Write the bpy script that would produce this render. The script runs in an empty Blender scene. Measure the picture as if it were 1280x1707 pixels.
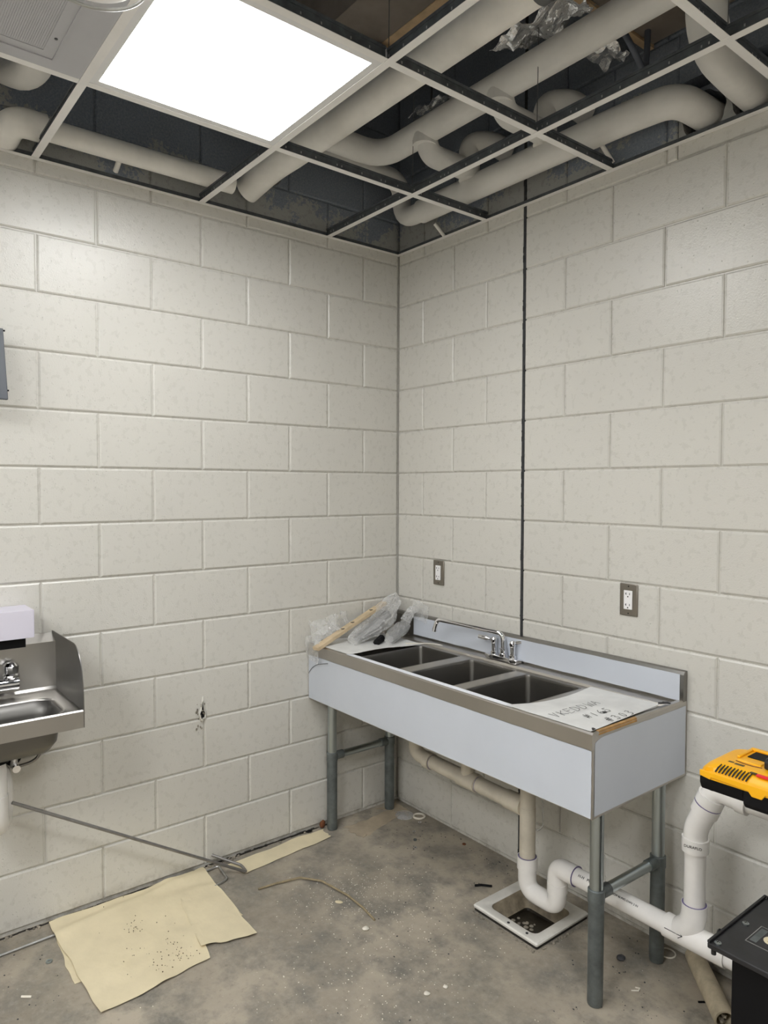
import bpy, bmesh, math, random
from mathutils import Vector, Matrix, noise
C = bpy.context.scene.collection
S = bpy.context.scene
PI = math.pi
# ------------------------------------------------------------------ camera
f_px, cx, cy, cz, yaw, pit, rol = 1179.2, 2.7033, -2.2378, 1.5678, 2.4696, -0.0344, 0.0025
fw = Vector((math.cos(pit)*math.cos(yaw), math.cos(pit)*math.sin(yaw), math.sin(pit)))
rt = Vector((math.sin(yaw), -math.cos(yaw), 0)); up = rt.cross(fw)
r2 = math.cos(rol)*rt + math.sin(rol)*up; u2 = -math.sin(rol)*rt + math.cos(rol)*up
cam_d = bpy.data.cameras.new('camera'); cam = bpy.data.objects.new('camera', cam_d); C.objects.link(cam)
cam_d.sensor_fit = 'HORIZONTAL'; cam_d.sensor_width = 36; cam_d.lens = f_px/1280*36; cam_d.clip_start = .02
M = Matrix(((r2.x, u2.x, -fw.x, cx), (r2.y, u2.y, -fw.y, cy), (r2.z, u2.z, -fw.z, cz), (0, 0, 0, 1)))
cam.matrix_world = M; S.camera = cam
# ------------------------------------------------------------------ world, exposure
w = bpy.data.worlds.new('world'); S.world = w; w.use_nodes = True
w.node_tree.nodes['Background'].inputs[0].default_value = (.75, .8, .9, 1)
w.node_tree.nodes['Background'].inputs[1].default_value = 0.02
S.view_settings.view_transform = 'Standard'; S.view_settings.look = 'None'
S.view_settings.gamma = 1; S.view_settings.use_curve_mapping = False
S.view_settings.exposure = 0.0
PANEL_STRENGTH = 18.0          # the 2x2 LED panel in the photograph
FILL_STRENGTH = (37.0, 46.0, 35.0)           # unseen panels added for ambient fill
HC = 2.700                    # underside of the suspended grid
B = 0.2032; Z0 = 1.434 - 7*B; OL = 0.0096; OR = -0.0177
DECK = 3.50
# ------------------------------------------------------------------ materials
MATS = {}
class NT:
    def __init__(s, name):
        s.m = bpy.data.materials.new(name); s.m.use_nodes = True; s.t = s.m.node_tree
        s.b = s.t.nodes['Principled BSDF']; MATS[name] = s.m
    def n(s, typ, **kw):
        x = s.t.nodes.new(typ)
        for k, v in kw.items():
            if k.startswith('i_'): x.inputs[int(k[2:])].default_value = v
            elif k.startswith('I_'): x.inputs[k[2:]].default_value = v
            else: setattr(x, k, v)
        return x
    def l(s, a, b): s.t.links.new(a, b)
    def pos(s, obj=False):
        if obj: return s.n('ShaderNodeTexCoord').outputs['Object']
        return s.n('ShaderNodeNewGeometry').outputs['Position']
    def noise(s, scale, detail=3, rough=.5, vec=None, stretch=None):
        x = s.n('ShaderNodeTexNoise'); x.inputs['Scale'].default_value = scale
        x.inputs['Detail'].default_value = detail; x.inputs['Roughness'].default_value = rough
        v = vec or s.pos()
        if stretch:
            mp = s.n('ShaderNodeMapping'); mp.inputs['Scale'].default_value = stretch; s.l(v, mp.inputs[0]); v = mp.outputs[0]
        s.l(v, x.inputs['Vector']); return x.outputs['Fac']
    def ramp(s, fac, stops):
        r = s.n('ShaderNodeValToRGB'); e = r.color_ramp.elements
        while len(e) < len(stops): e.new(.5)
        for q, (p, c) in zip(e, stops):
            q.position = p; q.color = (c, c, c, 1) if isinstance(c, (int, float)) else (*c, 1)
        s.l(fac, r.inputs[0]); return r.outputs[0]
    def mix(s, fac, a, b):
        x = s.n('ShaderNodeMix', data_type='RGBA')
        if isinstance(fac, (int, float)): x.inputs[0].default_value = fac
        else: s.l(fac, x.inputs[0])
        for v, k in ((a, 6), (b, 7)):
            if isinstance(v, tuple): x.inputs[k].default_value = (*v, 1)
            else: s.l(v, x.inputs[k])
        return x.outputs[2]
    def math(s, op, a, b=0.0):
        x = s.n('ShaderNodeMath', operation=op)
        for i, v in enumerate((a, b)):
            if isinstance(v, (int, float)): x.inputs[i].default_value = v
            else: s.l(v, x.inputs[i])
        return x.outputs[0]
    def bump(s, h, strength=.3, dist=.001, prev=None):
        x = s.n('ShaderNodeBump'); x.inputs['Strength'].default_value = strength; x.inputs['Distance'].default_value = dist
        s.l(h, x.inputs['Height'])
        if prev is not None: s.l(prev, x.inputs['Normal'])
        s.l(x.outputs[0], s.b.inputs['Normal']); return x.outputs[0]
    def col(s, c):
        if isinstance(c, tuple): s.b.inputs['Base Color'].default_value = (*c, 1)
        else: s.l(c, s.b.inputs['Base Color'])
    def set(s, **k):
        for a, v in k.items():
            i = s.b.inputs[a.replace('_', ' ')]
            if isinstance(v, (int, float)): i.default_value = v
            else: s.l(v, i)
def simple(name, c, rough=.5, metal=0, var=.12, nscale=8, bumps=None, **kw):
    t = NT(name)
    if var:
        n = t.noise(nscale, 4, .6, t.pos(True))
        lo = tuple(v*(1-var) for v in c); hi = tuple(min(1, v*(1+var)) for v in c)
        t.col(t.ramp(n, [(.3, lo), (.7, hi)]))
    else: t.col(c)
    t.set(Roughness=rough, Metallic=metal, **kw)
    if bumps: t.bump(t.noise(bumps[0], 4, .6, t.pos(True)), bumps[1], bumps[2])
    return t.m
def srgb(r, g, b):
    return tuple(((v/255+.055)/1.055)**2.4 if v > 10 else v/255/12.92 for v in (r, g, b))
# painted block, bare above the ceiling line
def wall_mat(name, painted=True):
    t = NT(name); P = t.pos()
    sep = t.n('ShaderNodeSeparateXYZ'); t.l(P, sep.inputs[0])
    paint = t.ramp(t.noise(1.6, 3, .6), [(.3, (.615, .597, .548)), (.7, (.65, .632, .582))])
    gr = t.noise(210, 2, .55); lumps = t.noise(150, 2, .5); pits = t.noise(150, 1, .4)
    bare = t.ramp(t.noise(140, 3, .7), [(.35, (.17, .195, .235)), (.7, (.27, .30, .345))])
    # uneven upper edge of the paint
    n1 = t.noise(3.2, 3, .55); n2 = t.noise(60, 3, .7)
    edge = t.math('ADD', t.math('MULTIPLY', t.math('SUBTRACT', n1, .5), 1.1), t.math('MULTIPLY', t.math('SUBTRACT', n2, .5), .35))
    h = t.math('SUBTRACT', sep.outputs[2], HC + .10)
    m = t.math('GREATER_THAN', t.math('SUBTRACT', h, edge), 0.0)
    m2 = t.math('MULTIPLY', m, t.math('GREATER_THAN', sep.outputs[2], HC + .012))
    # thin first coat above the line
    m3 = t.math('GREATER_THAN', sep.outputs[2], HC + .012)
    thin = t.mix(m3, paint, (.34, .34, .325))
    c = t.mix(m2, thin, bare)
    dirt = t.math('MULTIPLY', t.ramp(sep.outputs[2], [(0.0, 1.0), (.06, 0.0)]), t.ramp(t.noise(14, 4, .7), [(.45, 0.0), (.65, .6)]))
    c = t.mix(dirt, c, (.22, .19, .15))
    t.col(c)
    t.set(Roughness=t.math('ADD', t.math('MULTIPLY', m2, .45), t.ramp(t.noise(40, 3, .6), [(.3, .265), (.7, .295)])))
    b1 = t.bump(gr, .65, .0010)
    b1 = t.bump(lumps, .35, .0010, b1)
    vo = t.n('ShaderNodeTexVoronoi', feature='F1'); vo.inputs['Scale'].default_value = 75; t.l(t.pos(), vo.inputs['Vector'])
    wn = t.n('ShaderNodeSeparateColor'); t.l(vo.outputs['Color'], wn.inputs[0])
    sel = t.math('GREATER_THAN', t.math('ADD', wn.outputs[0], t.math('MULTIPLY', t.noise(3.5, 2, .5), .35)), 1.06)
    pitv = t.math('SUBTRACT', 1.0, t.math('MULTIPLY', sel, t.ramp(vo.outputs['Distance'], [(.09, 1.0), (.17, 0.0)])))
    t.bump(pitv, .7, .0018, b1)
    return t.m
wall_mat('painted_block')
def floor_mat():
    t = NT('concrete')
    big = t.noise(1.7, 5, .62); mid = t.noise(6.5, 6, .68); fine = t.noise(45, 5, .7); vf = t.noise(220, 2, .6)
    a = t.mix(t.ramp(big, [(.38, 0.0), (.62, 1.0)]), (.275, .240, .190), (.445, .39, .308))
    bb = t.mix(t.ramp(mid, [(.36, 0.0), (.56, 1.0)]), (.205, .19, .162), a)
    cc = t.mix(t.math('MULTIPLY', t.ramp(fine, [(.5, 0.0), (.72, 1.0)]), .45), bb, (.42, .38, .32))
    dd = t.mix(t.math('MULTIPLY', t.ramp(fine, [(.25, 1.0), (.42, 0.0)]), .5), cc, (.09, .082, .072))
    # sparse white paint flecks
    vo = t.n('ShaderNodeTexVoronoi', feature='F1'); vo.inputs['Scale'].default_value = 85; t.l(t.pos(), vo.inputs['Vector'])
    wn = t.n('ShaderNodeSeparateColor'); t.l(vo.outputs['Color'], wn.inputs[0])
    rad = t.math('MULTIPLY', t.math('POWER', wn.outputs[0], 2.0), .15)
    sp = t.math('MULTIPLY', t.math('LESS_THAN', vo.outputs['Distance'], rad), t.math('GREATER_THAN', wn.outputs[1], .72))
    sp = t.math('MULTIPLY', sp, t.ramp(t.noise(2.2, 3, .6), [(.50, 0.0), (.62, 1.0)]))
    ee = t.mix(sp, dd, (.62, .60, .55))
    t.col(ee)
    t.set(Roughness=t.ramp(mid, [(.3, .55), (.7, .8)]))
    b = t.bump(fine, .35, .002); t.bump(vf, .3, .0008, b)
floor_mat()
def steel(name, c, rough, stretch=(1, 60, 60), **kw):
    t = NT(name); n = t.noise(6, 3, .6, t.pos(True), stretch); m = t.noise(3, 3, .6, t.pos(True))
    t.col(t.ramp(m, [(.3, tuple(v*.85 for v in c)), (.7, c)]))
    t.set(Metallic=1.0, Roughness=t.ramp(n, [(.3, rough*.93), (.7, rough*1.08)]))
    pass
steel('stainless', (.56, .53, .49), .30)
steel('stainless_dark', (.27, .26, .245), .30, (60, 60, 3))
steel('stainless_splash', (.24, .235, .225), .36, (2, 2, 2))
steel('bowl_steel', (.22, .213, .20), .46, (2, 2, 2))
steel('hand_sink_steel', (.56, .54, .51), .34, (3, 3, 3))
steel('galvanised', (.50, .55, .56), .30, (30, 30, 1))
steel('plate_steel', (.34, .31, .27), .38)
simple('sleeve_steel', srgb(112, 118, 118), .5, .55, .3, 18, (60, .3, .001))
simple('chrome', (.86, .86, .88), .07, 1, 0)
simple('joint_filler', (.035, .036, .038), .8, 0, .3, 60, (120, .6, .002))
simple('film', srgb(200, 205, 214), .35, 0, .03, 4, (9, .06, .003))
simple('film_dirty', srgb(222, 222, 220), .45, 0, .13, 7, (10, .25, .004))
simple('film_edge', srgb(235, 238, 245), .4, 0, .03)
simple('film_tan', srgb(170, 128, 70), .45, 0, .25, 30)
simple('marker', (.012, .012, .013), .6, 0, 0)
simple('dark_edge', (.03, .028, .026), .6, 0, .2)
simple('pvc_white', srgb(238, 235, 231), .18, 0, .05, 12)
simple('pvc_old', srgb(206, 198, 182), .42, 0, .12, 14, (40, .2, .001))
simple('pvc_dirty', srgb(178, 166, 142), .6, 0, .3, 18, (30, .4, .002))
simple('primer_purple', srgb(110, 100, 140), .5, 0, .2)
simple('wrap', srgb(226, 224, 219), .62, 0, .06, 7, (14, .35, .006))
simple('wrap_white', srgb(240, 237, 230), .55, 0, .08, 7, (16, .3, .005))
simple('grid_white', srgb(240, 238, 235), .42, 0, .04)
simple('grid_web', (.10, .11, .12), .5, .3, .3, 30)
simple('deck', (.22, .25, .31), .75, 0, .35, 3, (6, .5, .01))
simple('dark_duct', (.12, .135, .17), .5, .2, .2)
simple('brown_board', (.24, .205, .175), .8, 0, .2, 6)
simple('lumber', (.62, .45, .27), .7, 0, .2, 14)
simple('hanger', (.13, .13, .13), .5, .6, .2)
simple('panel_frame', srgb(232, 232, 232), .4, 0, .02)
simple('grille_paint', srgb(186, 186, 190), .5, 0, .03)
simple('black_plastic', (.012, .012, .013), .45, 0, .2, 30)
simple('black_paint', (.018, .018, .020), .38, 0, .35, 14, (25, .2, .001))
simple('deep_black', (.004, .004, .005), .6, 0, .1, Specular_IOR_Level=.2)
simple('yellow_plastic', srgb(246, 178, 10), .38, 0, .04)
simple('brown_print', (.07, .045, .01), .5, 0, 0)
simple('red_print', (.8, .02, .03), .4, 0, 0)
simple('white_plastic', srgb(240, 238, 238), .3, 0, .02)
simple('slot_black', (.01, .01, .01), .6, 0, 0)
simple('enamel', srgb(222, 219, 212), .3, 0, .13, 10)
simple('enamel_stained', srgb(150, 138, 118), .55, 0, .45, 18, (30, .3, .002))
simple('muck', (.022, .018, .012), .35, 0, .4, 20, (25, .6, .004))
simple('kraft', srgb(222, 209, 176), .75, 0, .07, 7, (9, .7, .006))
simple('kraft_spot', (.10, .06, .03), .9, 0, .2)
simple('kraft_pale', srgb(176, 162, 140), .8, 0, .16, 12, (12, .5, .004))
simple('wood_lath', srgb(205, 184, 152), .7, 0, .16, 22, (40, .3, .001))
simple('rod_steel', (.50, .50, .49), .35, .9, .12, 30)
simple('rod_dull', (.26, .25, .24), .45, .6, .15, 30)
simple('twig', srgb(150, 136, 108), .85, 0, .25, 40)
simple('box_card', srgb(214, 210, 222), .5, 0, .02)
simple('screen_dark', srgb(62, 66, 74), .45, 0, .08)
simple('rust', (.16, .055, .02), .85, 0, .4, 30)
simple('stone_dark', (.04, .04, .045), .6, 0, .3, 40)
simple('chip_white', srgb(228, 222, 208), .6, 0, .1)
simple('crust', (.28, .25, .20), .9, 0, .5, 40, (60, .8, .003))
simple('seal_dark', (.025, .022, .018), .9, 0, .4, 30)
def film_clear(name, c, a, rough):
    t = NT(name); n = t.noise(26, 4, .7, t.pos(True))
    t.col(c); t.set(Roughness=rough, Alpha=t.ramp(n, [(.3, a*.7), (.7, min(1, a*1.5))]))
    t.b.inputs['Specular IOR Level'].default_value = .9
    t.bump(t.noise(38, 4, .6, t.pos(True)), .6, .006)
film_clear('clear_plastic', (.80, .80, .79), .30, .12)
film_clear('bag_plastic', (.86, .86, .85), .26, .10)
simple('bag_inner', srgb(140, 140, 140), .35, .0, .2, 14, (20, .6, .006))
t = NT('foil'); t.col((.85, .86, .88)); t.set(Metallic=.75, Roughness=.25); t.bump(t.noise(20, 4, .6), .55, .02)
t = NT('led'); t.col((1, 1, 1)); t.b.inputs['Emission Color'].default_value = (.985, .995, 1.0, 1); t.b.inputs['Emission Strength'].default_value = PANEL_STRENGTH
for i, e_ in enumerate(FILL_STRENGTH):  # emitters of the added fill panels
    t = NT('led_room_%d' % i); t.col((1, 1, 1)); t.b.inputs['Emission Color'].default_value = (.985, .995, 1.0, 1); t.b.inputs['Emission Strength'].default_value = e_
# ------------------------------------------------------------------ mesh helpers
def finish(bm, name, mat, parent=None, smooth=35, bevel=0, loc=None):
    bmesh.ops.recalc_face_normals(bm, faces=bm.faces)
    me = bpy.data.meshes.new(name); bm.to_mesh(me); bm.free()
    return link(me, name, mat, parent, smooth, bevel)
def link(me, name, mat, parent=None, smooth=35, bevel=0):
    o = bpy.data.objects.new(name, me); C.objects.link(o)
    if isinstance(mat, str): mat = [mat]
    if not me.materials:
        for m in mat: me.materials.append(MATS[m])
    if smooth and not me.get('sm'):
        me.polygons.foreach_set('use_smooth', [True]*len(me.polygons)); me.set_sharp_from_angle(angle=math.radians(smooth)); me['sm'] = 1
    if bevel:
        b = o.modifiers.new('bevel', 'BEVEL'); b.width = bevel; b.segments = 2; b.limit_method = 'ANGLE'; b.angle_limit = math.radians(40)
    if parent: o.parent = parent
    return o
def thing(name, label, cat, loc=(0, 0, 0), group=None):
    o = bpy.data.objects.new(name, None); C.objects.link(o); o.location = loc; o.empty_display_size = .05
    o['label'] = label; o['category'] = cat
    if group: o['group'] = group
    return o
def tag(o, label, cat, group=None):
    o['label'] = label; o['category'] = cat
    if group: o['group'] = group
    return o
def box(bm, x0, x1, y0, y1, z0, z1, mi=0):
    v = [bm.verts.new(p) for p in ((x0,y0,z0),(x1,y0,z0),(x1,y1,z0),(x0,y1,z0),(x0,y0,z1),(x1,y0,z1),(x1,y1,z1),(x0,y1,z1))]
    fs = [bm.faces.new([v[i] for i in q]) for q in ((0,3,2,1),(4,5,6,7),(0,1,5,4),(1,2,6,5),(2,3,7,6),(3,0,4,7))]
    for f in fs: f.material_index = mi
    return v
def bxo(name, mat, parent, x0, x1, y0, y1, z0, z1, bevel=0):
    bm = bmesh.new(); box(bm, min(x0,x1), max(x0,x1), min(y0,y1), max(y0,y1), min(z0,z1), max(z0,z1)); return finish(bm, name, mat, parent, 35, bevel)
def tube(bm, pts, r, seg=16, caps=True, mi=0, closed=False):
    pts = [Vector(p) for p in pts]; n = len(pts)
    rr = r if isinstance(r, (list, tuple)) else [r]*n
    def tang(i):
        if closed: return (pts[(i+1) % n]-pts[i-1]).normalized()
        if i == 0: return (pts[1]-pts[0]).normalized()
        if i == n-1: return (pts[-1]-pts[-2]).normalized()
        return ((pts[i+1]-pts[i]).normalized()+(pts[i]-pts[i-1]).normalized()).normalized()
    t0 = tang(0); a = Vector((0,0,1)) if abs(t0.z) < .9 else Vector((1,0,0)); nrm = t0.cross(a).normalized()
    rings = []; pt = t0
    for i in range(n):
        t1 = tang(i); ax = pt.cross(t1)
        if ax.length > 1e-7: nrm = Matrix.Rotation(pt.angle(t1), 3, ax.normalized()) @ nrm
        pt = t1; bi = t1.cross(nrm)
        rings.append([bm.verts.new(pts[i]+(nrm*math.cos(2*PI*k/seg)+bi*math.sin(2*PI*k/seg))*rr[i]) for k in range(seg)])
    m = n if closed else n-1
    for i in range(m):
        A, Bq = rings[i], rings[(i+1) % n]
        for k in range(seg):
            f = bm.faces.new((A[k], A[(k+1) % seg], Bq[(k+1) % seg], Bq[k])); f.material_index = mi
    if caps and not closed:
        for q in (rings[0], rings[-1]):
            f = bm.faces.new(q); f.material_index = mi
def bend(pts, R=.06, n=7):
    """polyline with rounded corners"""
    pts = [Vector(p) for p in pts]; out = [pts[0]]
    for i in range(1, len(pts)-1):
        a = (pts[i-1]-pts[i]); b = (pts[i+1]-pts[i]); la, lb = a.length, b.length; a.normalize(); b.normalize()
        d = min(R, la*.49, lb*.49); p0 = pts[i]+a*d; p1 = pts[i]+b*d
        for k in range(n+1):
            s = k/n; out.append(p0*(1-s)**2 + pts[i]*2*s*(1-s) + p1*s*s)
    out.append(pts[-1]); return out
def tubo(name, mat, parent, pts, r, seg=16, R=None, caps=True, smooth=40):
    bm = bmesh.new(); tube(bm, bend(pts, R) if R else pts, r, seg, caps); return finish(bm, name, mat, parent, smooth)
def hollow(bm, p0, p1, ro, ri, seg=24):
    p0, p1 = Vector(p0), Vector(p1); d = (p1-p0).normalized(); a = Vector((0,0,1)) if abs(d.z) < .9 else Vector((1,0,0))
    n = d.cross(a).normalized(); b = d.cross(n); R = []
    for p, r in ((p0, ro), (p1, ro), (p1, ri), (p0, ri)):
        R.append([bm.verts.new(p+(n*math.cos(2*PI*k/seg)+b*math.sin(2*PI*k/seg))*r) for k in range(seg)])
    for i in range(4):
        A, Bq = R[i], R[(i+1) % 4]
        for k in range(seg): bm.faces.new((A[k], A[(k+1) % seg], Bq[(k+1) % seg], Bq[k]))
def prism(bm, poly, axis, a0, a1, mi=0):
    """polygon in the plane normal to axis, extruded from a0 to a1"""
    def P(u, v, a): return {'x': (a, u, v), 'y': (u, a, v), 'z': (u, v, a)}[axis]
    A = [bm.verts.new(P(u, v, a0)) for u, v in poly]; Bq = [bm.verts.new(P(u, v, a1)) for u, v in poly]; n = len(poly)
    fs = [bm.faces.new(A), bm.faces.new(Bq[::-1])] + [bm.faces.new((A[i], A[(i+1) % n], Bq[(i+1) % n], Bq[i])) for i in range(n)]
    for f in fs: f.material_index = mi
def lathe(bm, prof, c, axis='z', seg=24, mi=0):
    c = Vector(c); R = []
    for r, h in prof:
        ring = []
        for k in range(seg):
            a = 2*PI*k/seg; u, v = r*math.cos(a), r*math.sin(a)
            p = {'z': (u, v, h), 'x': (h, u, v), 'y': (u, h, v)}[axis]
            ring.append(bm.verts.new(c+Vector(p)))
        R.append(ring)
    for i in range(len(R)-1):
        for k in range(seg):
            f = bm.faces.new((R[i][k], R[i][(k+1) % seg], R[i+1][(k+1) % seg], R[i+1][k])); f.material_index = mi
    for q in (R[0], R[-1]):
        if prof[R.index(q)][0] > 1e-5: bm.faces.new(q).material_index = mi
def sheet(name, mat, parent, P, nu, nv, th=.0008, smooth=60):
    """thin solid sheet from a function P(u,v), u,v in 0..1"""
    bm = bmesh.new(); g = [[bm.verts.new(P(i/nu, j/nv)) for j in range(nv+1)] for i in range(nu+1)]
    for i in range(nu):
        for j in range(nv): bm.faces.new((g[i][j], g[i+1][j], g[i+1][j+1], g[i][j+1]))
    if th:
        bmesh.ops.recalc_face_normals(bm, faces=bm.faces); bmesh.ops.solidify(bm, geom=list(bm.faces), thickness=th)
    return finish(bm, name, mat, parent, smooth)
def quadmix(a, b, c, d):
    a, b, c, d = map(Vector, (a, b, c, d))
    return lambda u, v: a*(1-u)*(1-v)+b*u*(1-v)+c*u*v+d*(1-u)*v
def nz(p, s, k=0): return noise.noise(Vector(p)*s+Vector((k*7.3, k*3.1, k*1.7)))
def text_mesh(name, s, size, mat, parent, loc, xdir, nrm, depth=.0003):
    cu = bpy.data.curves.new(name, 'FONT'); cu.body = s; cu.size = size; cu.extrude = depth; cu.align_x = 'CENTER'; cu.align_y = 'CENTER'
    o = bpy.data.objects.new(name, cu); C.objects.link(o)
    dg = bpy.context.evaluated_depsgraph_get(); me = bpy.data.meshes.new_from_object(o.evaluated_get(dg))
    bpy.data.objects.remove(o); me.materials.clear()
    X = Vector(xdir).normalized(); N = Vector(nrm).normalized(); Y = N.cross(X)
    me.transform(Matrix(((X.x,Y.x,N.x,loc[0]),(X.y,Y.y,N.y,loc[1]),(X.z,Y.z,N.z,loc[2]),(0,0,0,1))))
    return link(me, name, mat, parent, 0)
rnd = random.Random(5)
# ================================================================== STRUCTURE
def struct(o): o['kind'] = 'structure'; return o
XR, YB = 4.5, -4.5
# walls: backing slabs (the recessed mortar plane) with every block laid on them
bm = bmesh.new(); box(bm, -.20, -.0072, YB, .20, -.15, DECK); wl = struct(finish(bm, 'wall_left', 'painted_block', None, 0))
HOLES = [(1.533, 2.785, .082), (1.688, 2.800, .085)]       # pipe sleeves in the right wall
bm = bmesh.new()
bx = [0, 1.42, 1.61, 1.78, XR]
box(bm, 0, 1.44, .0072, .20, -.15, DECK); box(bm, 1.785, XR, .0072, .20, -.15, DECK)
box(bm, 1.44, 1.785, .0072, .20, -.15, 2.668); box(bm, 1.44, 1.785, .0072, .20, 2.90, DECK); box(bm, 1.44, 1.785, .195, .20, 2.668, 2.90)
wr = struct(finish(bm, 'wall_right', 'painted_block', None, 0))
block_cache = {}
def block_mesh(w, h):
    k = (round(w, 4), round(h, 4))
    if k not in block_cache:
        g = .0020; c = .0060; d = .0078; bm = bmesh.new()
        x0, x1, z0, z1 = g, w-g, g, h-g
        A = [bm.verts.new(p) for p in ((x0,d,z0),(x1,d,z0),(x1,d,z1),(x0,d,z1))]
        Bq = [bm.verts.new(p) for p in ((x0+.001,c*.6,z0+.001),(x1-.001,c*.6,z0+.001),(x1-.001,c*.6,z1-.001),(x0+.001,c*.6,z1-.001))]
        D = [bm.verts.new(p) for p in ((x0+c,0,z0+c),(x1-c,0,z0+c),(x1-c,0,z1-c),(x0+c,0,z1-c))]
        for P_, Q in ((A, Bq), (Bq, D)):
            for i in range(4): bm.faces.new((P_[i], P_[(i+1) % 4], Q[(i+1) % 4], Q[i]))
        bm.faces.new(D); bmesh.ops.recalc_face_normals(bm, faces=bm.faces)
        me = bpy.data.meshes.new('block'); bm.to_mesh(me); bm.free(); me.materials.append(MATS['painted_block'])
        block_cache[k] = me
    return block_cache[k]
def put_block(parent, left, a0, a1, j, h=B):
    o = bpy.data.objects.new('block', block_mesh(a1-a0, h)); C.objects.link(o); o.parent = parent
    z = Z0+j*B; jit = rnd.uniform(-.0005, .0005)
    if left: o.location = (jit, -a0, z); o.rotation_euler = (0, 0, -PI/2); o.location = (jit, -a0, z)
    else: o.location = (a0, jit, z)
    return o
NROW = 17
for j in range(NROW):
    h = B
    # left wall (y = -a)
    ks = [0] + list(range(1 if j % 2 == 0 else 2, 13, 2))
    for k0, k1 in zip(ks, ks[1:]):
        a0 = 0.001 if k0 == 0 else k0*B+OL
        o = put_block(wl, True, a0, k1*B+OL, j, h)
        o.scale.y = -1; o.rotation_euler = (0, 0, -PI/2)
    # right wall (x = a)
    ks = [0, 2, 4, 6, 8, 10, 12] if j % 2 == 0 else [0, 1, 3, 4, 5, 7, 9, 11, 13]
    for k0, k1 in zip(ks, ks[1:]):
        a0 = .001 if k0 == 0 else k0*B+OR; a1 = k1*B+OR
        if k1 == 4: a1 = .7935
        if k0 == 4: a0 = .7985
        if Z0+j*B > 2.64 and Z0+j*B < 2.90 and a1 > 1.45 and a0 < 1.78:      # cut around the pipe sleeves
            for b0, b1 in ((a0, 1.445), (1.78, a1)):
                if b1-b0 > .02: put_block(wr, False, b0, b1, j, h)
            continue
        put_block(wr, False, a0, a1, j, h)
# solid block with two round sleeves cut through (row above the ceiling line)
def sleeve_plate():
    z0, z1 = Z0+13*B+.0022, Z0+14*B-.0022; bm = bmesh.new()
    for (hx, hz, r), (x0, x1) in zip(HOLES, ((1.447, 1.607), (1.607, 1.778))):
        n = 40; O_, I_, K = [], [], []
        for i in range(n):
            a = 2*PI*(i+.5)/n; c_, s_ = math.cos(a), math.sin(a)
            t_ = min(((x1-hx)/c_ if c_ > 0 else (x0-hx)/c_) if abs(c_) > 1e-6 else 9, ((z1-hz)/s_ if s_ > 0 else (z0-hz)/s_) if abs(s_) > 1e-6 else 9)
            rr = r*(1+.04*math.sin(5*a)+.02*math.sin(11*a))
            O_.append(bm.verts.new((hx+c_*t_, 0, hz+s_*t_))); I_.append(bm.verts.new((hx+c_*rr, 0, hz+s_*rr))); K.append(bm.verts.new((hx+c_*rr, .19, hz+s_*rr)))
        for i in range(n):
            j = (i+1) % n; bm.faces.new((O_[i], O_[j], I_[j], I_[i])); bm.faces.new((I_[i], I_[j], K[j], K[i]))
            (xa, za), (xb, zb_) = (O_[i].co.x, O_[i].co.z), (O_[j].co.x, O_[j].co.z)
            if abs(xa-xb) > 1e-4 and abs(za-zb_) > 1e-4:
                cx_ = x1 if xa > hx else x0; cz_ = z1 if za > hz else z0; v = bm.verts.new((cx_, 0, cz_)); bm.faces.new((O_[i], v, O_[j]))
    return finish(bm, 'block', 'painted_block', wr, 0)
HOLES[:] = [(1.530, 2.768, .072), (1.692, 2.770, .074)]
sleeve_plate()
# the open control joint
bm = bmesh.new(); box(bm, .7885, .8035, .002, .012, 0, DECK-.05)
for i in range(90):
    z = i*.038+rnd.uniform(0, .02); s = rnd.choice((-1, 1)); x = .796+s*.0055; box(bm, x-.0015, x+.0015, -.0006, .004, z, z+rnd.uniform(.006, .03))
tj = finish(bm, 'joint_filler', 'joint_filler', wr, 0)
# far walls of the room, behind the photographer
for nm, a in (('wall_back', (-.2, XR+.2, YB-.2, YB, -.15, DECK)), ('wall_far', (XR, XR+.2, YB, .2, -.15, DECK))):
    o = bxo(nm, 'painted_block', None, *a); struct(o)
# floor with the opening for the floor sink
FS = (.893, 1.193, -.370, -.078)      # outer rim of the floor sink
bm = bmesh.new()
xs = [-.2, FS[0]+.012, FS[1]-.012, XR+.2]; ys = [YB-.2, FS[2]+.012, FS[3]-.012, .2]
for i in range(3):
    for j in range(3):
        if i == 1 and j == 1: continue
        box(bm, xs[i], xs[i+1], ys[j], ys[j+1], -.12, 0)
bmesh.ops.remove_doubles(bm, verts=bm.verts, dist=1e-5)
fl = struct(finish(bm, 'floor', 'concrete', None, 0))
# deck over everything (ribbed steel deck)
bm = bmesh.new(); prof = []
x = -.2
while x < XR+.2:
    prof += [(x, DECK), (x+.09, DECK), (x+.11, DECK+.04), (x+.19, DECK+.04)]; x += .21
prof += [(XR+.25, DECK), (XR+.25, DECK+.12), (-.2, DECK+.12)]
prism(bm, prof, 'y', YB-.2, .2); ceil = struct(finish(bm, 'ceiling', 'deck', None, 20))
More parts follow.
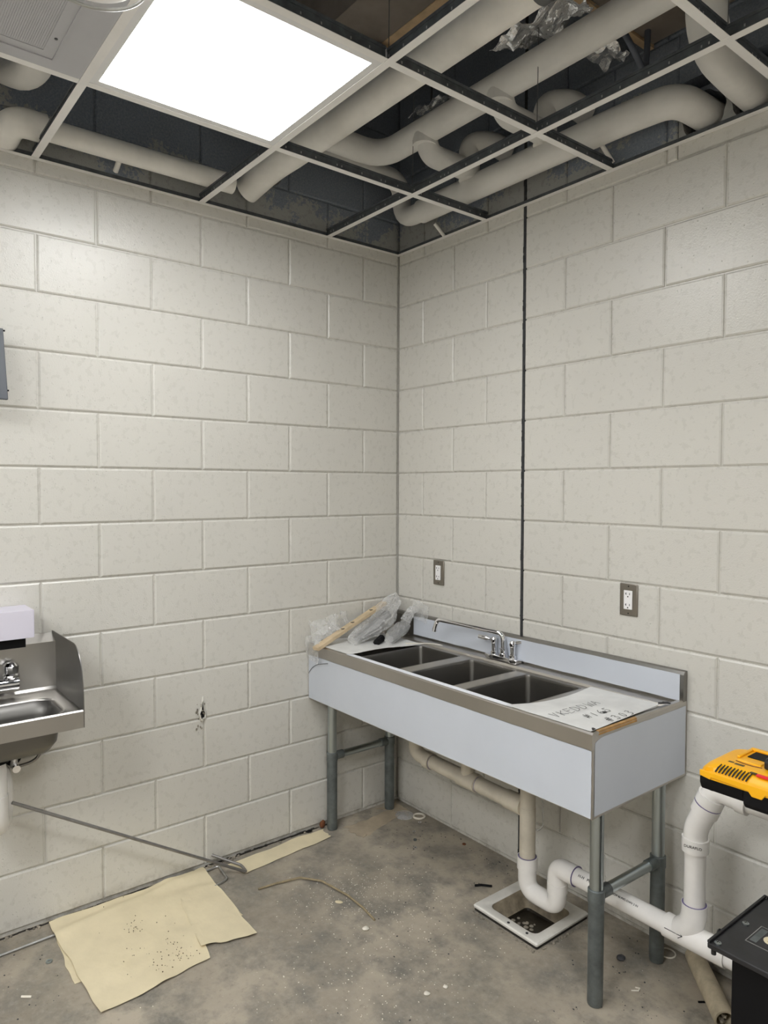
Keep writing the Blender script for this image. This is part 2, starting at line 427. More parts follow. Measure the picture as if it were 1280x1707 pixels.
# ------------------------------------------------------------------ suspended grid
GX = [.5913+.6096*i for i in range(7)]; GY = [-.4207-.6096*j for j in range(7)]
grid = thing('ceiling_grid', 'white suspended ceiling grid without tiles, hung below the exposed pipes', 'ceiling grid', (0, 0, HC))
grid.location = (0, 0, 0)
def tee(axis, c, a0, a1, main):
    hw = .012; bm = bmesh.new(); fz = HC
    off = 0 if main else .0006
    if axis == 'x': box(bm, a0, a1, c-hw, c+hw, fz+off, fz+.0012+off)
    else: box(bm, c-hw, c+hw, a0, a1, fz+off, fz+.0012+off)
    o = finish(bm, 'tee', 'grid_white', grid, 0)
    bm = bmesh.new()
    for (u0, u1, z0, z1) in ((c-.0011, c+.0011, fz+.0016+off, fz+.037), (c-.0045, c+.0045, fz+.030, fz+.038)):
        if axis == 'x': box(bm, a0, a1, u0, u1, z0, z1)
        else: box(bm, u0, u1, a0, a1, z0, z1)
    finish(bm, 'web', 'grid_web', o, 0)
    # punched slots and rivets seen as bright spots on the web
    bm = bmesh.new(); s = a0+.03
    while s < a1-.03:
        for sg in (-1, 1):
            if axis == 'x': box(bm, s, s+.004, c+sg*.0012-.0002, c+sg*.0012+.0002, fz+.014, fz+.021)
            else: box(bm, c+sg*.0012-.0002, c+sg*.0012+.0002, s, s+.004, fz+.014, fz+.021)
        s += rnd.choice((.06, .09, .02))
    rv = finish(bm, 'rivets', 'rod_steel', o, 0); rv['kind'] = 'stuff'
for y in GY: tee('x', y, .001, XR-.02, True)
for x in GX:
    ys_ = [-.001]+GY+[YB+.02]
    for b0, b1 in zip(ys_, ys_[1:]):
        tee('y', x, b1+(.0125 if b1 in GY else 0), b0-(.0125 if b0 in GY else 0), False)
# wall angles
for nm, a in (('wall_angle', (0.001, .022, YB, -.001, HC-.0015, HC-.0003)), ('wall_angle', (0.001, XR, -.022, -.001, HC-.0014, HC-.0002))):
    o = bxo(nm, 'grid_white', grid, *a)
bxo('wall_angle_web', 'grid_web', grid, .0007, .0018, YB, -.001, HC, HC+.022)
bxo('wall_angle_web', 'grid_web', grid, .001, XR, -.0018, -.0007, HC, HC+.022)
# hanger wires
bm = bmesh.new()
for x, y in ((GX[0], GY[0]), (GX[1], GY[0]), (GX[2], GY[0]), (GX[0], GY[1]), (GX[1], GY[1]), (GX[2], GY[1]), (GX[1]+.3, GY[1])):
    tube(bm, [(x, y, HC+.03), (x+.01, y, DECK)], .0013, 5)
finish(bm, 'hanger_wire', 'hanger', grid)
# ------------------------------------------------------------------ LED panel and grille
def led_panel(i, j, label, mat):
    x0, x1 = GX[i]+.003, GX[i+1]-.003; y0, y1 = GY[j+1]+.003, GY[j]-.003; z = HC+.0022
    p = thing('light_panel', label, 'ceiling light', ((x0+x1)/2, (y0+y1)/2, z)); c = Vector(p.location)
    bm = bmesh.new(); fwid = .030
    for a in ((x0, x1, y0, y0+fwid), (x0, x1, y1-fwid, y1), (x0, x0+fwid, y0+fwid, y1-fwid), (x1-fwid, x1, y0+fwid, y1-fwid)):
        box(bm, a[0]-c.x, a[1]-c.x, a[2]-c.y, a[3]-c.y, 0, .008)
    finish(bm, 'frame', 'panel_frame', p, 0)
    bxo('diffuser', mat, p, x0+fwid-c.x, x1-fwid-c.x, y0+fwid-c.y, y1-fwid-c.y, .001, .005)
    bxo('housing', 'panel_frame', p, x0-c.x, x1-c.x, y0-c.y, y1-c.y, .0085, .035)
    return p
led_panel(0, 1, 'bright square LED panel light set in the ceiling grid', 'led')
led_panel(4, 2, 'LED panel light further along the room, right of the photographer', 'led_room_0')  # added out of view to raise the ambient light
led_panel(2, 4, 'LED panel light further back in the room, behind the photographer', 'led_room_1')  # added fill, out of view, mainly for the right wall
led_panel(1, 5, 'LED panel light by the back wall of the room', 'led_room_2')  # another added fill panel out of view
# return air grille in the next cell
x0, x1 = GX[0]+.0125, GX[1]-.0125; y0, y1 = GY[3]+.0125, GY[2]-.0125
gr = thing('return_air_grille', 'grey return air grille with perforated square face, beside the light panel', 'air grille', ((x0+x1)/2, (y0+y1)/2, HC)); g0 = Vector(gr.location)
fx0, fx1, fy0, fy1 = x0+.080, x1-.080, y0+.112, y1-.112
bm = bmesh.new()
for a in ((x0, x1, y0, fy0), (x0, x1, fy1, y1), (x0, fx0, fy0, fy1), (fx1, x1, fy0, fy1)):
    box(bm, a[0]-g0.x, a[1]-g0.x, a[2]-g0.y, a[3]-g0.y, .0005, .003)
finish(bm, 'frame', 'grille_paint', gr, 0)
bm = bmesh.new(); e = .028; d = .006   # raised lip round the face
for a in ((fx0-e, fx1+e, fy0-e-.003, fy0-e), (fx0-e, fx1+e, fy1+e, fy1+e+.003), (fx0-e-.003, fx0-e, fy0-e, fy1+e), (fx1+e, fx1+e+.003, fy0-e, fy1+e)):
    box(bm, a[0]-g0.x, a[1]-g0.x, a[2]-g0.y, a[3]-g0.y, -.003, .0005)
finish(bm, 'lip', 'grille_paint', gr, 0)
bm = bmesh.new(); n = 70
for i in range(n):
    s = fy0+(fy1-fy0)*(i+.5)/n; box(bm, fx0-g0.x, fx1-g0.x, s-.0018-g0.y, s+.0018-g0.y, .002, .0035)
    s = fx0+(fx1-fx0)*(i+.5)/n; box(bm, s-.0020-g0.x, s+.0020-g0.x, fy0-g0.y, fy1-g0.y, .0021, .0034)
o = finish(bm, 'perforated_face', 'grille_paint', gr, 0); o['kind'] = 'stuff'
bxo('backing', 'dark_duct', gr, fx0-g0.x-.02, fx1-g0.x+.02, fy0-g0.y-.02, fy1-g0.y+.02, .02, .30)
bm = bmesh.new(); lathe(bm, [(.0, -.002), (.004, -.0015), (.004, .001)], (fx0+.07-g0.x, fy1+.014-g0.y, 0), 'z', 10); finish(bm, 'screw', 'hanger', gr)
# smoke detector at the frame's top edge
sd = thing('smoke_detector', 'round white smoke detector under the grille next to the light', 'smoke detector', (1.10, -1.765, HC))
bm = bmesh.new(); lathe(bm, [(.0, -.050), (.07, -.048), (.095, -.036), (.105, -.020), (.107, -.001), (0, -.001)], (0, 0, 0), 'z', 36); finish(bm, 'housing', 'grid_white', sd, 50)
bm = bmesh.new(); tube(bm, [(.116*math.cos(a), .116*math.sin(a), -.036) for a in [2*PI*i/40 for i in range(40)]], .004, 8, closed=True); finish(bm, 'base_ring', 'rod_steel', sd)
# ------------------------------------------------------------------ PIPES ABOVE THE CEILING
pipes = []
def pipe(label, segs, mat='wrap', r=.05, hangers=(), name='insulated_pipe', collars=()):
    t = thing(name, label, 'pipe', segs[0][0]); o0 = Vector(segs[0][0]); names = ('run', 'branch', 'riser', 'elbow')
    for i, sg in enumerate(segs):
        rr = r
        if len(sg) and isinstance(sg[-1], float): rr = sg[-1]; sg = sg[:-1]
        nm = 'run' if i == 0 else 'branch'
        tubo(nm, mat, t, [Vector(p)-o0 for p in sg], rr, 24, .115)
    for (p, d) in collars:
        p = Vector(p)-o0; d = Vector(d)*.004; tubo('seam', 'hanger', t, [p-d*.25, p+d*.25], r+.0012, 24)
    for p in hangers:
        p = Vector(p)-o0; bm = bmesh.new()
        hollow(bm, p-Vector((.014, 0, 0)), p+Vector((.014, 0, 0)), r+.0045, r+.001, 28)
        tube(bm, [p+Vector((0, 0, r)), Vector((p.x, p.y, DECK-o0.z+.002))], .004, 8)
        finish(bm, 'hanger', 'hanger', t)
    return t
YD, ZD = -.115, 2.800
pipe('white wrapped pipe low along the right wall, bending into the wall hole', [
    [(.30, YD, ZD), (1.30, YD, ZD), (1.505, YD, ZD-.01), (1.530, .02, 2.772), (1.535, .16, 2.770)],
    [(.42, YD, ZD), (.16, YD, ZD), (.16, YD, 2.98), (.16, -.95, 2.985), .042],
], r=.050)
pipe('white wrapped drop pipe nearest the right frame edge, entering the wall', [
    [(1.690, -.30, DECK), (1.690, -.30, 2.80), (1.686, -.08, 2.775), (1.684, .16, 2.772)]], r=.054)
YC, ZC = -.385, 2.945
pipe('long wrapped pipe over the middle grid row with an angled end', [
    [(1.2, YC, ZC), (3.6, YC, ZC)], [(1.2, YC, ZC), (.345, YC, ZC), (.345, -1.0, ZC+.01)],
    ], r=.050, hangers=((2.1, YC, ZC),))
def branch(x, label):
    pipe(label, [[(x, YC, ZC-.03), (x, YC+.055, ZC-.09), (x, YC+.22, ZC-.085), .040]], r=.040, name='pipe_elbow')
    pipe(label.replace('left-hand', 'arched').replace('right-hand', 'arched') if 0 else label+' , the arched riser', [
        [(x+.03, YD, ZD), (x+.03, YD-.03, ZD+.17), (x+.10, YD+.01, ZD+.20), (x+.13, .0, ZD+.20)]], r=.040, name='pipe_elbow')
def branch2(x, la, lb):
    t = pipe(la, [[(x, YC, ZC), (x, YC+.02, ZC-.085), (x, YC+.235, ZC-.085)]], r=.042, name='pipe_elbow')
    tubo('cut_end', 'wrap', t, [(0, -.0, .0), (0, -.004, -.06)], .046, 20)
    pipe(lb, [[(x, YC+.24, ZD+.02), (x, YC+.24, ZD+.170), (x+.07, YC+.30, ZD+.165), (x+.075, -.004, ZD+.150)]], r=.043, name='pipe_elbow')
branch2(.625, 'wrapped elbow dropping from the long pipe, nearer the corner', 'rounded wrapped elbow standing on the low pipe, nearer the corner')
branch2(1.010, 'wrapped elbow dropping from the long pipe, farther from the corner', 'rounded wrapped elbow standing on the low pipe, farther from the corner')
pipe('whitish wrapped pipe crossing behind the light panel towards the left wall', [
    [(.30, -.79, 2.85), (3.6, -.79, 2.85)], [(.30, -.79, 2.85), (.17, -.80, 2.845), (.03, -.84, 2.79)]], mat='wrap_white', r=.052,
    hangers=((1.52, -.79, 2.85),), collars=(((.14, -.79, 2.842), (1, 0, 0)), ))
pipe('slim white pipe along the left wall ending in an elbow', [
    [(.085, -.93, 2.775), (.085, -1.62, 2.775)], [(.085, -1.62, 2.775), (.085, -1.72, 2.775), (.0, -1.735, 2.742), .047]], mat='wrap_white', r=.037)
pipe('wrapped elbow stub at the far left, above the slim pipe', [[(.45, -1.69, 2.93), (.22, -1.69, 2.86), (.02, -1.76, 2.97)]], r=.050, name='pipe_elbow')
pipe('wrapped elbow cut by the left frame edge above the grid', [[(.45, -1.86, 2.90), (.20, -1.86, 2.83), (.02, -1.92, 2.95)]], r=.050, name='pipe_elbow')
# short wall pegs under the low pipe
for x, z, l in ((1.19, 2.76, 'pale peg on the right wall under the low pipe, farther from the corner'), (.32, 2.735, 'pale peg on the right wall under the low pipe, nearer the corner')):
    tag(tubo('wall_peg', 'wrap_white', None, [(x, -.055, z+.02), (x+.01, -.001, z-.03)], .008, 10), l, 'peg')
tag(tubo('wall_peg', 'wrap_white', None, [(.07, -1.36, 2.78), (.001, -1.362, 2.735)], .010, 10), 'pale peg on the left wall behind the slim pipe', 'peg')
# beam, ducts, foil
bt = thing('wooden_beam', 'brown wooden beam with a tan lower strip above the light panel', 'beam', (.5, -.70, 3.20))
bxo('board', 'brown_board', bt, -.25, 2.6, -.10, .105, 0, .26); bxo('nailer', 'lumber', bt, -.25, 2.6, .107, .160, 0, .05)
tubo('strap', 'hanger', bt, [(.1, .0, .26), (.1, .0, DECK-3.20+.002)], .006, 6)
tubo('strap', 'hanger', bt, [(1.9, .0, .26), (1.9, .0, DECK-3.20+.002)], .006, 6)
dt = thing('duct', 'dull brown box duct above the pipes, close to the right wall', 'duct', (1.56, -.24, 3.06))
bxo('casing', 'brown_board', dt, -.20, .14, -.18, .22, 0, .44-.001); bxo('flange', 'lumber', dt, -.225, -.201, -.19, .23, -.01, .03)
bxo('collar', 'dark_duct', dt, -.02, .14, -.14, .02, -.05, -.001, .004)
d2 = thing('duct', 'brown box duct crossing at the top of the picture beside the foil', 'duct', (1.42, -.60, 3.12))
bxo('casing', 'brown_board', d2, -.14, .9, -.12, .13, 0, .38-.001)
tag(tubo('cable', 'dark_duct', None, [(1.36, -.30, 3.10), (1.385, -.25, 3.02), (1.41, -.20, 2.94), (1.40, -.13, 2.90), (1.39, -.10, 3.0), (1.38, -.08, DECK)], .010, 10, .05), 'dark looping cable hanging beside the brown duct', 'cable')
def foil(label, c0, c1, c2, c3, k):
    q = quadmix(c0, c1, c2, c3)
    def P(u, v):
        p = q(u, v); n1 = nz(p, 16, k)*.035+nz(p, 42, k)*.018; return p+Vector((nz(p, 30, k+3)*.012, nz(p, 30, k+5)*.012, n1))
    tag(sheet('foil_insulation', 'foil', None, P, 30, 14, .001, 20), label, 'insulation')
foil('crumpled foil insulation strip between the two long pipes', (1.04, -.47, 3.04), (1.36, -.47, 3.04), (1.36, -.34, 3.06), (1.10, -.32, 3.06), 1)
foil('crumpled foil insulation beyond the long pipe, beside the looping cable', (1.20, -.27, 3.02), (1.325, -.25, 3.02), (1.32, -.09, 3.035), (1.20, -.07, 3.035), 2)
foil('dim crumpled foil above the angled pipe end', (.36, -.70, 3.16), (.62, -.66, 3.16), (.64, -.50, 3.20), (.34, -.52, 3.20), 3)
foil('dim crumpled foil hanging nearer the room corner', (.42, -.30, 3.12), (.62, -.28, 3.12), (.64, -.16, 3.16), (.42, -.15, 3.16), 4)
ch = thing('channel_strut', 'dark steel channel running behind the long pipe', 'strut', (.9, -.24, 3.02))
bm = bmesh.new()
for a in ((-.5, 1.2, -.02, -.017, 0, .04), (-.5, 1.2, .017, .02, 0, .04), (-.5, 1.2, -.017, .017, 0, .003)): box(bm, *a)
tube(bm, [(-.4, 0, .003), (-.4, 0, DECK-3.02)], .005, 6); tube(bm, [(.9, 0, .003), (.9, 0, DECK-3.02)], .005, 6)
finish(bm, 'channel', 'hanger', ch)
rg = thing('ring_hanger', 'round chrome ring hanging at the top edge above the beam', 'ring', (1.13, -.98, 2.95))
bm = bmesh.new(); tube(bm, [(.030*math.cos(a), .030*math.sin(a), 0) for a in [2*PI*i/30 for i in range(30)]], .004, 8, closed=True); finish(bm, 'ring', 'rod_steel', rg)
bm = bmesh.new(); lathe(bm, [(.012, -.004), (.012, .05), (.008, .06), (.008, DECK-2.95)], (0, 0, 0), 'z', 12); box(bm, -.03, .03, -.003, .003, -.002, .002); finish(bm, 'stem', 'hanger', rg)

# ================================================================== THREE BASIN SINK
L, F, T = 1.512, -.528, .868            # right end, front, top of front rim
LX = .004
sk = thing('three_compartment_sink', 'stainless three-basin sink with pale blue protective film, in the room corner', 'sink', (0, 0, 0))
basins = [(.303, .555), (.624, .862), (.924, 1.172)]; BY0, BY1 = -.455, -.112; DZ = .848
bm = bmesh.new()
xs = [LX+.004]+[v for b in basins for v in b]+[L-.004]; ys = [F+.012, BY0, BY1, -.082]
for i in range(len(xs)-1):
    for j in range(3):
        if j == 1 and i % 2 == 1: continue
        box(bm, xs[i], xs[i+1], ys[j], ys[j+1], DZ-.0016, DZ)
bmesh.ops.remove_doubles(bm, verts=bm.verts, dist=1e-5)
# back ledge: small step up
prism(bm, [(-.082, DZ-.0016), (-.082, DZ), (-.076, DZ+.008), (-.026, DZ+.010), (-.026, DZ-.0016)], 'x', LX+.004, L-.004)
finish(bm, 'deck', 'stainless', sk, 20)
# drainboard corrugations under the film
bm = bmesh.new()
for i in range(7):
    x = L-.30+.04*i; prism(bm, [(x-.012, DZ), (x, DZ+.004), (x+.012, DZ)], 'y', F+.05, -.10)
    x = .03+.038*i; prism(bm, [(x-.012, DZ), (x, DZ+.004), (x+.012, DZ)], 'y', F+.05, -.10)
rb = finish(bm, 'drainboard_ribs', 'stainless', sk, 0); rb['kind'] = 'stuff'
# front rolled rim
bm = bmesh.new(); prism(bm, [(F, .818), (F-.0, T-.006), (F+.005, T), (F+.030, T-.001), (F+.040, DZ), (F+.036, DZ-.002), (F+.020, T-.008), (F+.010, T-.010), (F+.010, .818)], 'x', LX, L)
finish(bm, 'front_rim', 'stainless', sk, 30)
bm = bmesh.new(); prism(bm, [(L-.006, .818), (L-.0005, .818), (L-.0005, T-.006), (L-.004, T), (L-.022, T-.002), (L-.030, DZ), (L-.026, DZ), (L-.016, T-.008), (L-.006, T-.010)], 'y', F+.010, -.004)
finish(bm, 'end_rim', 'stainless', sk, 30)
# skirt panels
bm = bmesh.new()
box(bm, LX, L, F+.004, F+.0055, .614, .818); box(bm, LX, L, F+.0055, F+.03, .614, .6155)
box(bm, LX, LX+.0015, F+.0055, -.004, .614, T-.004); box(bm, L-.0025, L-.001, F+.0055, -.004, .614, .818)
box(bm, L-.028, L-.0025, F+.03, -.03, .614, .6155); box(bm, LX, L, -.006, -.004, .64, DZ)
finish(bm, 'skirt', 'stainless', sk, 0)
# backsplash
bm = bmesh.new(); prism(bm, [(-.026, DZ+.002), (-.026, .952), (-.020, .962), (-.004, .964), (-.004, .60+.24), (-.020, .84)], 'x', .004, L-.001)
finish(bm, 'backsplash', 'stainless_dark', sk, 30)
# film: pieces of its own
def fp(nm, mat, P, nu, nv, label=None, th=.0006):
    o = sheet(nm, mat, sk, P, nu, nv, th, 40)
    if label: o['label'] = label
    return o
def jag(v, k, a): return nz((v, k, 0), 14, k)*a+nz((v, k, 0), 45, k)*a*.5
fp('protective_film', 'film', lambda u, v: Vector((LX+.002+(L-LX-.006+jag(v, 3, .002)*(u > .99))*u, F+.0030-.0010*max(0, v-.95)*14*(1+.3*nz((u, 0, 0), 20)), .6165+(.814-.6165)*v+ (jag(u, 1, .0012) if v > .99 else 0))), 80, 10, 'pale blue film on the front skirt')
fp('protective_film', 'film', lambda u, v: Vector((L+.0006+.0004*nz((u, v, 0), 5), F+.014+(-.012-F-.014)*u, .622+(T-.020-.622+jag(u, 5, .0012)*(v > .99))*v - (.012*max(0, .06-u)/.06*v))), 40, 10, 'greyer film on the end panel')
fp('protective_film', 'film', lambda u, v: Vector((.155+(L-.014-.155)*u, -.0275-.0006*abs(nz((u*3, v, 0), 6)), .866+(.953-.866)*v+jag(u, 7, .0012)*(v > .99)+jag(u, 8, .0016)*(v < .01))), 80, 6, 'pale blue film on the backsplash')
fp('protective_film', 'film_edge', lambda u, v: Vector((.30+(1.21-.30)*u, (F+.0005)+(.026+jag(u, 9, .0015)*(v > .5))*v+jag(u, 2, .001)*(v < .5), T+.0010-.001*v)), 90, 2, 'white film strip on the front rim')
# left drainboard film
q = quadmix((.012, F+.002, T+.002), (.318, F+.002, T+.002), (.306, -.105, DZ+.006), (.012, -.100, DZ+.007))
fp('protective_film', 'film_dirty', lambda u, v: q(u, v)+Vector((0, 0, .001+.0018*abs(nz((u, v, 1), 7))+.012*max(0, u-.8)*5*math.sin(PI*v)**2*(1-v))), 40, 30, 'smudged white film on the left drainboard')
# right drainboard film with marker writing, curling at basin edge
q2 = quadmix((1.185, F+.001, T+.0018), (1.503, F+.004, T+.0018), (1.488, -.130, T+.003), (1.215, -.115, DZ+.010))
def zfilm(u, v):
    sag = .010*math.sin(PI*min(1, v*1.0))*(1-u)**3
    return T+.0025-.006*v*(1-u)-sag+.0012*nz((u, v, 4), 5)
fp('protective_film', 'film_dirty', lambda u, v: Vector(((q2(u, v).x + .016*math.sin(PI*v)*(1-u)**2), q2(u, v).y, zfilm(u, v))), 40, 40, 'white film on the right drainboard with black writing')
bm = bmesh.new()
prism(bm, [(1.5035, T+.0012), (1.5105, T-.001), (1.5125, T-.012), (1.5115, T-.013), (1.5085, T-.003), (1.5035, T)], 'y', F+.03, -.30)
o = finish(bm, 'glue_residue', 'film_tan', sk, 40); o['label'] = 'tan glue streak along the end rim'
for a in ((1.490, -.125, .006), (1.497, -.110, .008), (1.500, -.505, .004)):
    bm = bmesh.new(); c = Vector((a[0], a[1], T+.003)); 
    vs = [bm.verts.new(c+Vector((a[2]*rnd.uniform(.6, 2.2)*math.cos(t_), a[2]*rnd.uniform(.6, 2.4)*math.sin(t_), rnd.uniform(0, .004)))) for t_ in [2*PI*i/8 for i in range(8)]]
    bm.faces.new(vs); r_ = bmesh.ops.extrude_face_region(bm, geom=list(bm.faces))
    for v in [g for g in r_['geom'] if isinstance(g, bmesh.types.BMVert)]: v.co.z += .0015
    finish(bm, 'torn_edge', 'dark_edge', sk, 0)
fc_ = tubo('film_crease', 'dark_edge', sk, bend([(.010, F-.0004, .729), (.035, F-.0004, .757), (.075, F-.0004, .781), (.165, F-.0004, .803)], .03), .0011, 6)
fc_['label'] = 'thin curved crease in the film at the left corner'
# handwriting
GL = {'K': [[(0,0),(0,1)],[(.6,1),(0,.45),(.65,0)]], 'E': [[(.6,1),(0,1),(0,0),(.6,0)],[(0,.5),(.5,.52)]], 'D': [[(0,0),(0,1),(.5,.8),(.6,.4),(.35,.05),(0,0)]],
      'O': [[(.3,0),(0,.3),(.05,.8),(.35,1),(.6,.7),(.55,.2),(.3,0)]], 'W': [[(0,1),(.18,0),(.38,.7),(.58,0),(.8,1)]], 'N': [[(0,0),(0,1),(.55,0),(.6,1)]], 'A': [[(0,0),(.3,1),(.62,0)],[(.12,.4),(.5,.42)]],
      '#': [[(.15,0),(.28,1)],[(.42,0),(.55,1)],[(0,.33),(.65,.38)],[(.02,.66),(.68,.7)]], '1': [[(.25,0),(.3,1)]], '6': [[(.5,1),(.1,.55),(.05,.2),(.3,0),(.55,.2),(.4,.45),(.1,.35)]],
      '5': [[(.6,1),(.15,1),(.1,.6),(.45,.55),(.55,.25),(.3,0),(0,.1)]], '3': [[(.05,.95),(.4,1),(.5,.75),(.2,.55),(.55,.35),(.35,0),(0,.08)]], '0': [[(.3,0),(.05,.3),(.1,.8),(.35,1),(.55,.65),(.5,.2),(.3,0)]], 'V': [[(0,1),(.25,0),(.5,1)]]}
def write(s, x, y, hgt, adv, slant):
    bm = bmesh.new()
    for ch_ in s:
        for st in GL.get(ch_, []):
            pts = [(x-(v*hgt)+.002*rnd.uniform(-1, 1), y+(u+v*slant)*hgt*.95+.001*rnd.uniform(-1, 1), 0) for u, v in st]
            pts = [Vector((a, b, T+.0046)) for a, b, _ in pts]
            tube(bm, pts, [.0011]*len(pts), 5)
        y += adv
    for v in bm.verts: v.co.z = T+.0040+(v.co.z-T-.0046)*.35
    finish(bm, 'marker_writing', 'marker', sk, 0)
write('VKEDDWA', 1.368, -.500, .036, .0335, .15); write('#165', 1.432, -.430, .030, .033, .15); write('#303', 1.492, -.405, .032, .036, .15)
bm = bmesh.new(); vs = []
for i in range(12):
    a = 2*PI*i/12; r_ = .0085 if i % 2 == 0 else .0045; vs.append(bm.verts.new((1.428+r_*math.cos(a), -.345+r_*1.3*math.sin(a), T+.0044)))
bm.faces.new(vs); r_ = bmesh.ops.extrude_face_region(bm, geom=list(bm.faces))
for v in [g for g in r_['geom'] if isinstance(g, bmesh.types.BMVert)]: v.co.z += .0008
finish(bm, 'marker_writing', 'marker', sk, 0)
# basins
for (a, b) in basins:
    bm = bmesh.new(); R_ = .018; zb = .600
    def ringpts(inset, z, rr):
        x0, x1, y0, y1 = a+inset, b-inset, BY0+inset, BY1-inset; out = []
        for (px, py, s) in ((x1-rr, y1-rr, 0), (x0+rr, y1-rr, 1), (x0+rr, y0+rr, 2), (x1-rr, y0+rr, 3)):
            for k in range(6):
                an = PI/2*s+PI/2*k/5; out.append((px+rr*math.cos(an), py+rr*math.sin(an), z))
        return out
    rings = [[bm.verts.new(p) for p in ringpts(i_, z, r_)] for i_, z, r_ in ((-.004, DZ+.0006, .012), (.0, DZ-.001, R_), (.002, DZ-.01, R_), (.004, zb+.02, R_), (.010, zb+.006, R_), (.022, zb, R_))]
    for A, Bq in zip(rings, rings[1:]):
        for k in range(24): bm.faces.new((A[k], A[(k+1) % 24], Bq[(k+1) % 24], Bq[k]))
    bm.faces.new(rings[-1])
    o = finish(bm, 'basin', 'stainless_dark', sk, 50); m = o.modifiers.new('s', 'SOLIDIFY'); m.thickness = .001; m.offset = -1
    bm = bmesh.new(); lathe(bm, [(.0, .001), (.03, .001), (.034, .003), (.042, .003), (.044, .0005)], ((a+b)/2, (BY0+BY1)/2, zb), 'z', 24); finish(bm, 'drain', 'chrome', o)
# legs
for nm, (x, y) in {'fr': (1.462, -.426), 'rr': (1.470, -.096), 'fl': (.054, -.430), 'rl': (.054, -.092)}.items():
    bm = bmesh.new(); lathe(bm, [(.0205, .325), (.0205, .600), (.027, .601), (.027, .614), (0, .614)], (x, y, 0), 'z', 24); lg = finish(bm, 'leg', 'galvanised', sk)
    bm = bmesh.new(); lathe(bm, [(0, .002), (.0225, .002), (.0235, .012), (.0235, .318), (.0235, .3195), (.0255, .320), (.0255, .356), (.0235, .358), (.0205, .359)], (x, y, 0), 'z', 24); finish(bm, 'sleeve', 'sleeve_steel', lg)
for x0, y0, x1, y1 in ((1.462, -.426, 1.470, -.096), (.054, -.430, .054, -.092)):
    dxy = Vector((x1-x0, y1-y0, 0)).normalized()
    p, q_ = Vector((x0, y0, .338)), Vector((x1, y1, .338))
    cb = tubo('cross_brace', 'galvanised', sk, [p+dxy*.05, q_-dxy*.05], .0165, 20)
    tubo('socket', 'sleeve_steel', cb, [p+dxy*.02, p+dxy*.058], .0195, 20); tubo('socket', 'sleeve_steel', cb, [q_-dxy*.058, q_-dxy*.02], .0195, 20)
bm = bmesh.new()
for x in (.03, .10, 1.25): box(bm, x, x+.02, F+.03, F+.05, .600, .614)
finish(bm, 'bolt_clip', 'dark_edge', sk, 0)
# deck faucet
fa = thing('deck_faucet', 'chrome deck faucet with long swing spout behind the three basins', 'faucet', (.744, -.050, DZ+.010)); 
bm = bmesh.new(); W_ = .086
poly = [(-W_, -.018), (-W_+.03, -.026), (-.035, -.016), (.035, -.016), (W_-.03, -.026), (W_, -.018), (W_, .018), (W_-.03, .026), (.035, .018), (-.035, .018), (-W_+.03, .026), (-W_, .018)]
prism(bm, poly, 'z', 0, .018); finish(bm, 'base', 'chrome', fa, 30, .003)
for s in (-1, 1):
    bm = bmesh.new(); lathe(bm, [(.014, .018), (.014, .028), (.010, .032), (.010, .062), (.013, .066), (.014, .080), (.009, .087), (0, .089)], (s*.0508, 0, 0), 'z', 20); h_ = finish(bm, 'valve', 'chrome', fa)
    e = Vector((-.075, -.012, .004)) if s < 0 else Vector((.020, .028, .006)); p = Vector((s*.0508, 0, .076))
    bm = bmesh.new(); tube(bm, [p, p+e*.35, p+e*.45, p+e], [.005, .005, .0095, .0085], 12); finish(bm, 'lever_handle', 'chrome', h_)
bm = bmesh.new(); lathe(bm, [(.018, .018), (.018, .028), (.013, .030), (.013, .044), (.015, .046), (.015, .050), (.009, .052)], (.0, 0, 0), 'z', 20)
finish(bm, 'spout_hub', 'chrome', fa)
bm = bmesh.new(); S0 = Vector((0, 0, .050)); tip = Vector((-.298, -.092, .136))
tube(bm, bend([S0, (0, 0, .110), tip, tip+Vector((-.010, -.006, -.040))], .034), .0095, 16); sp = finish(bm, 'spout', 'chrome', fa)
bm = bmesh.new(); tube(bm, [tip+Vector((-.010, -.006, -.038)), tip+Vector((-.011, -.0065, -.054))], .0108, 16); finish(bm, 'aerator', 'chrome', sp)

# ------------------------------------------------------------------ plumbing under the sink
dr = thing('drain_pipe', 'white plastic drain pipes under the sink with a trap and a run to the right', 'pipe', (1.048, -.25, .0))
O = Vector(dr.location)
def dp(nm, mat, pts, r, R=None, lab=None, seg=24):
    o = tubo(nm, mat, dr, [Vector(p)-O for p in pts], r, seg, R)
    if lab: o['label'] = lab
    return o
r1 = .0300
dp('header', 'pvc_old', [(.429, -.284, .600), (.429, -.25, .50), (.429, -.25, .425), (.52, -.25, .417), (1.03, -.25, .405)], r1, .07, 'aged beige header pipe')
for x in (.743, 1.048): dp('tailpiece', 'pvc_old', [(x, -.27, .600), (x, -.25, .56), (x, -.25, .41)], r1-.002)
for x0, x1 in ((.500, .535), (.70, .80), (.95, 1.03)): dp('fitting', 'pvc_old', [(x0, -.25, .4165-(x0-.52)*.023), (x1, -.25, .4165-(x1-.52)*.023)], r1+.005)
for x in (.537, .803): dp('primer_ring', 'primer_purple', [(x, -.25, .4165-(x-.52)*.023), (x+.0018, -.25, .4165-(x-.52)*.023)], r1+.0010)
dp('down_pipe', 'pvc_old', [(1.048, -.25, .41), (1.048, -.25, .215)], r1-.001)
XT = 1.048
dp('trap_bend', 'pvc_white', [(XT, -.25, .200), (XT, -.25, .105), (XT+.135, -.25, .105), (XT+.135, -.25, .185)], r1+.003, .066)
dp('hub', 'pvc_white', [(XT, -.25, .185), (XT, -.25, .228)], r1+.007)
dp('primer_ring', 'primer_purple', [(XT, -.25, .227), (XT, -.25, .2285)], r1+.004)
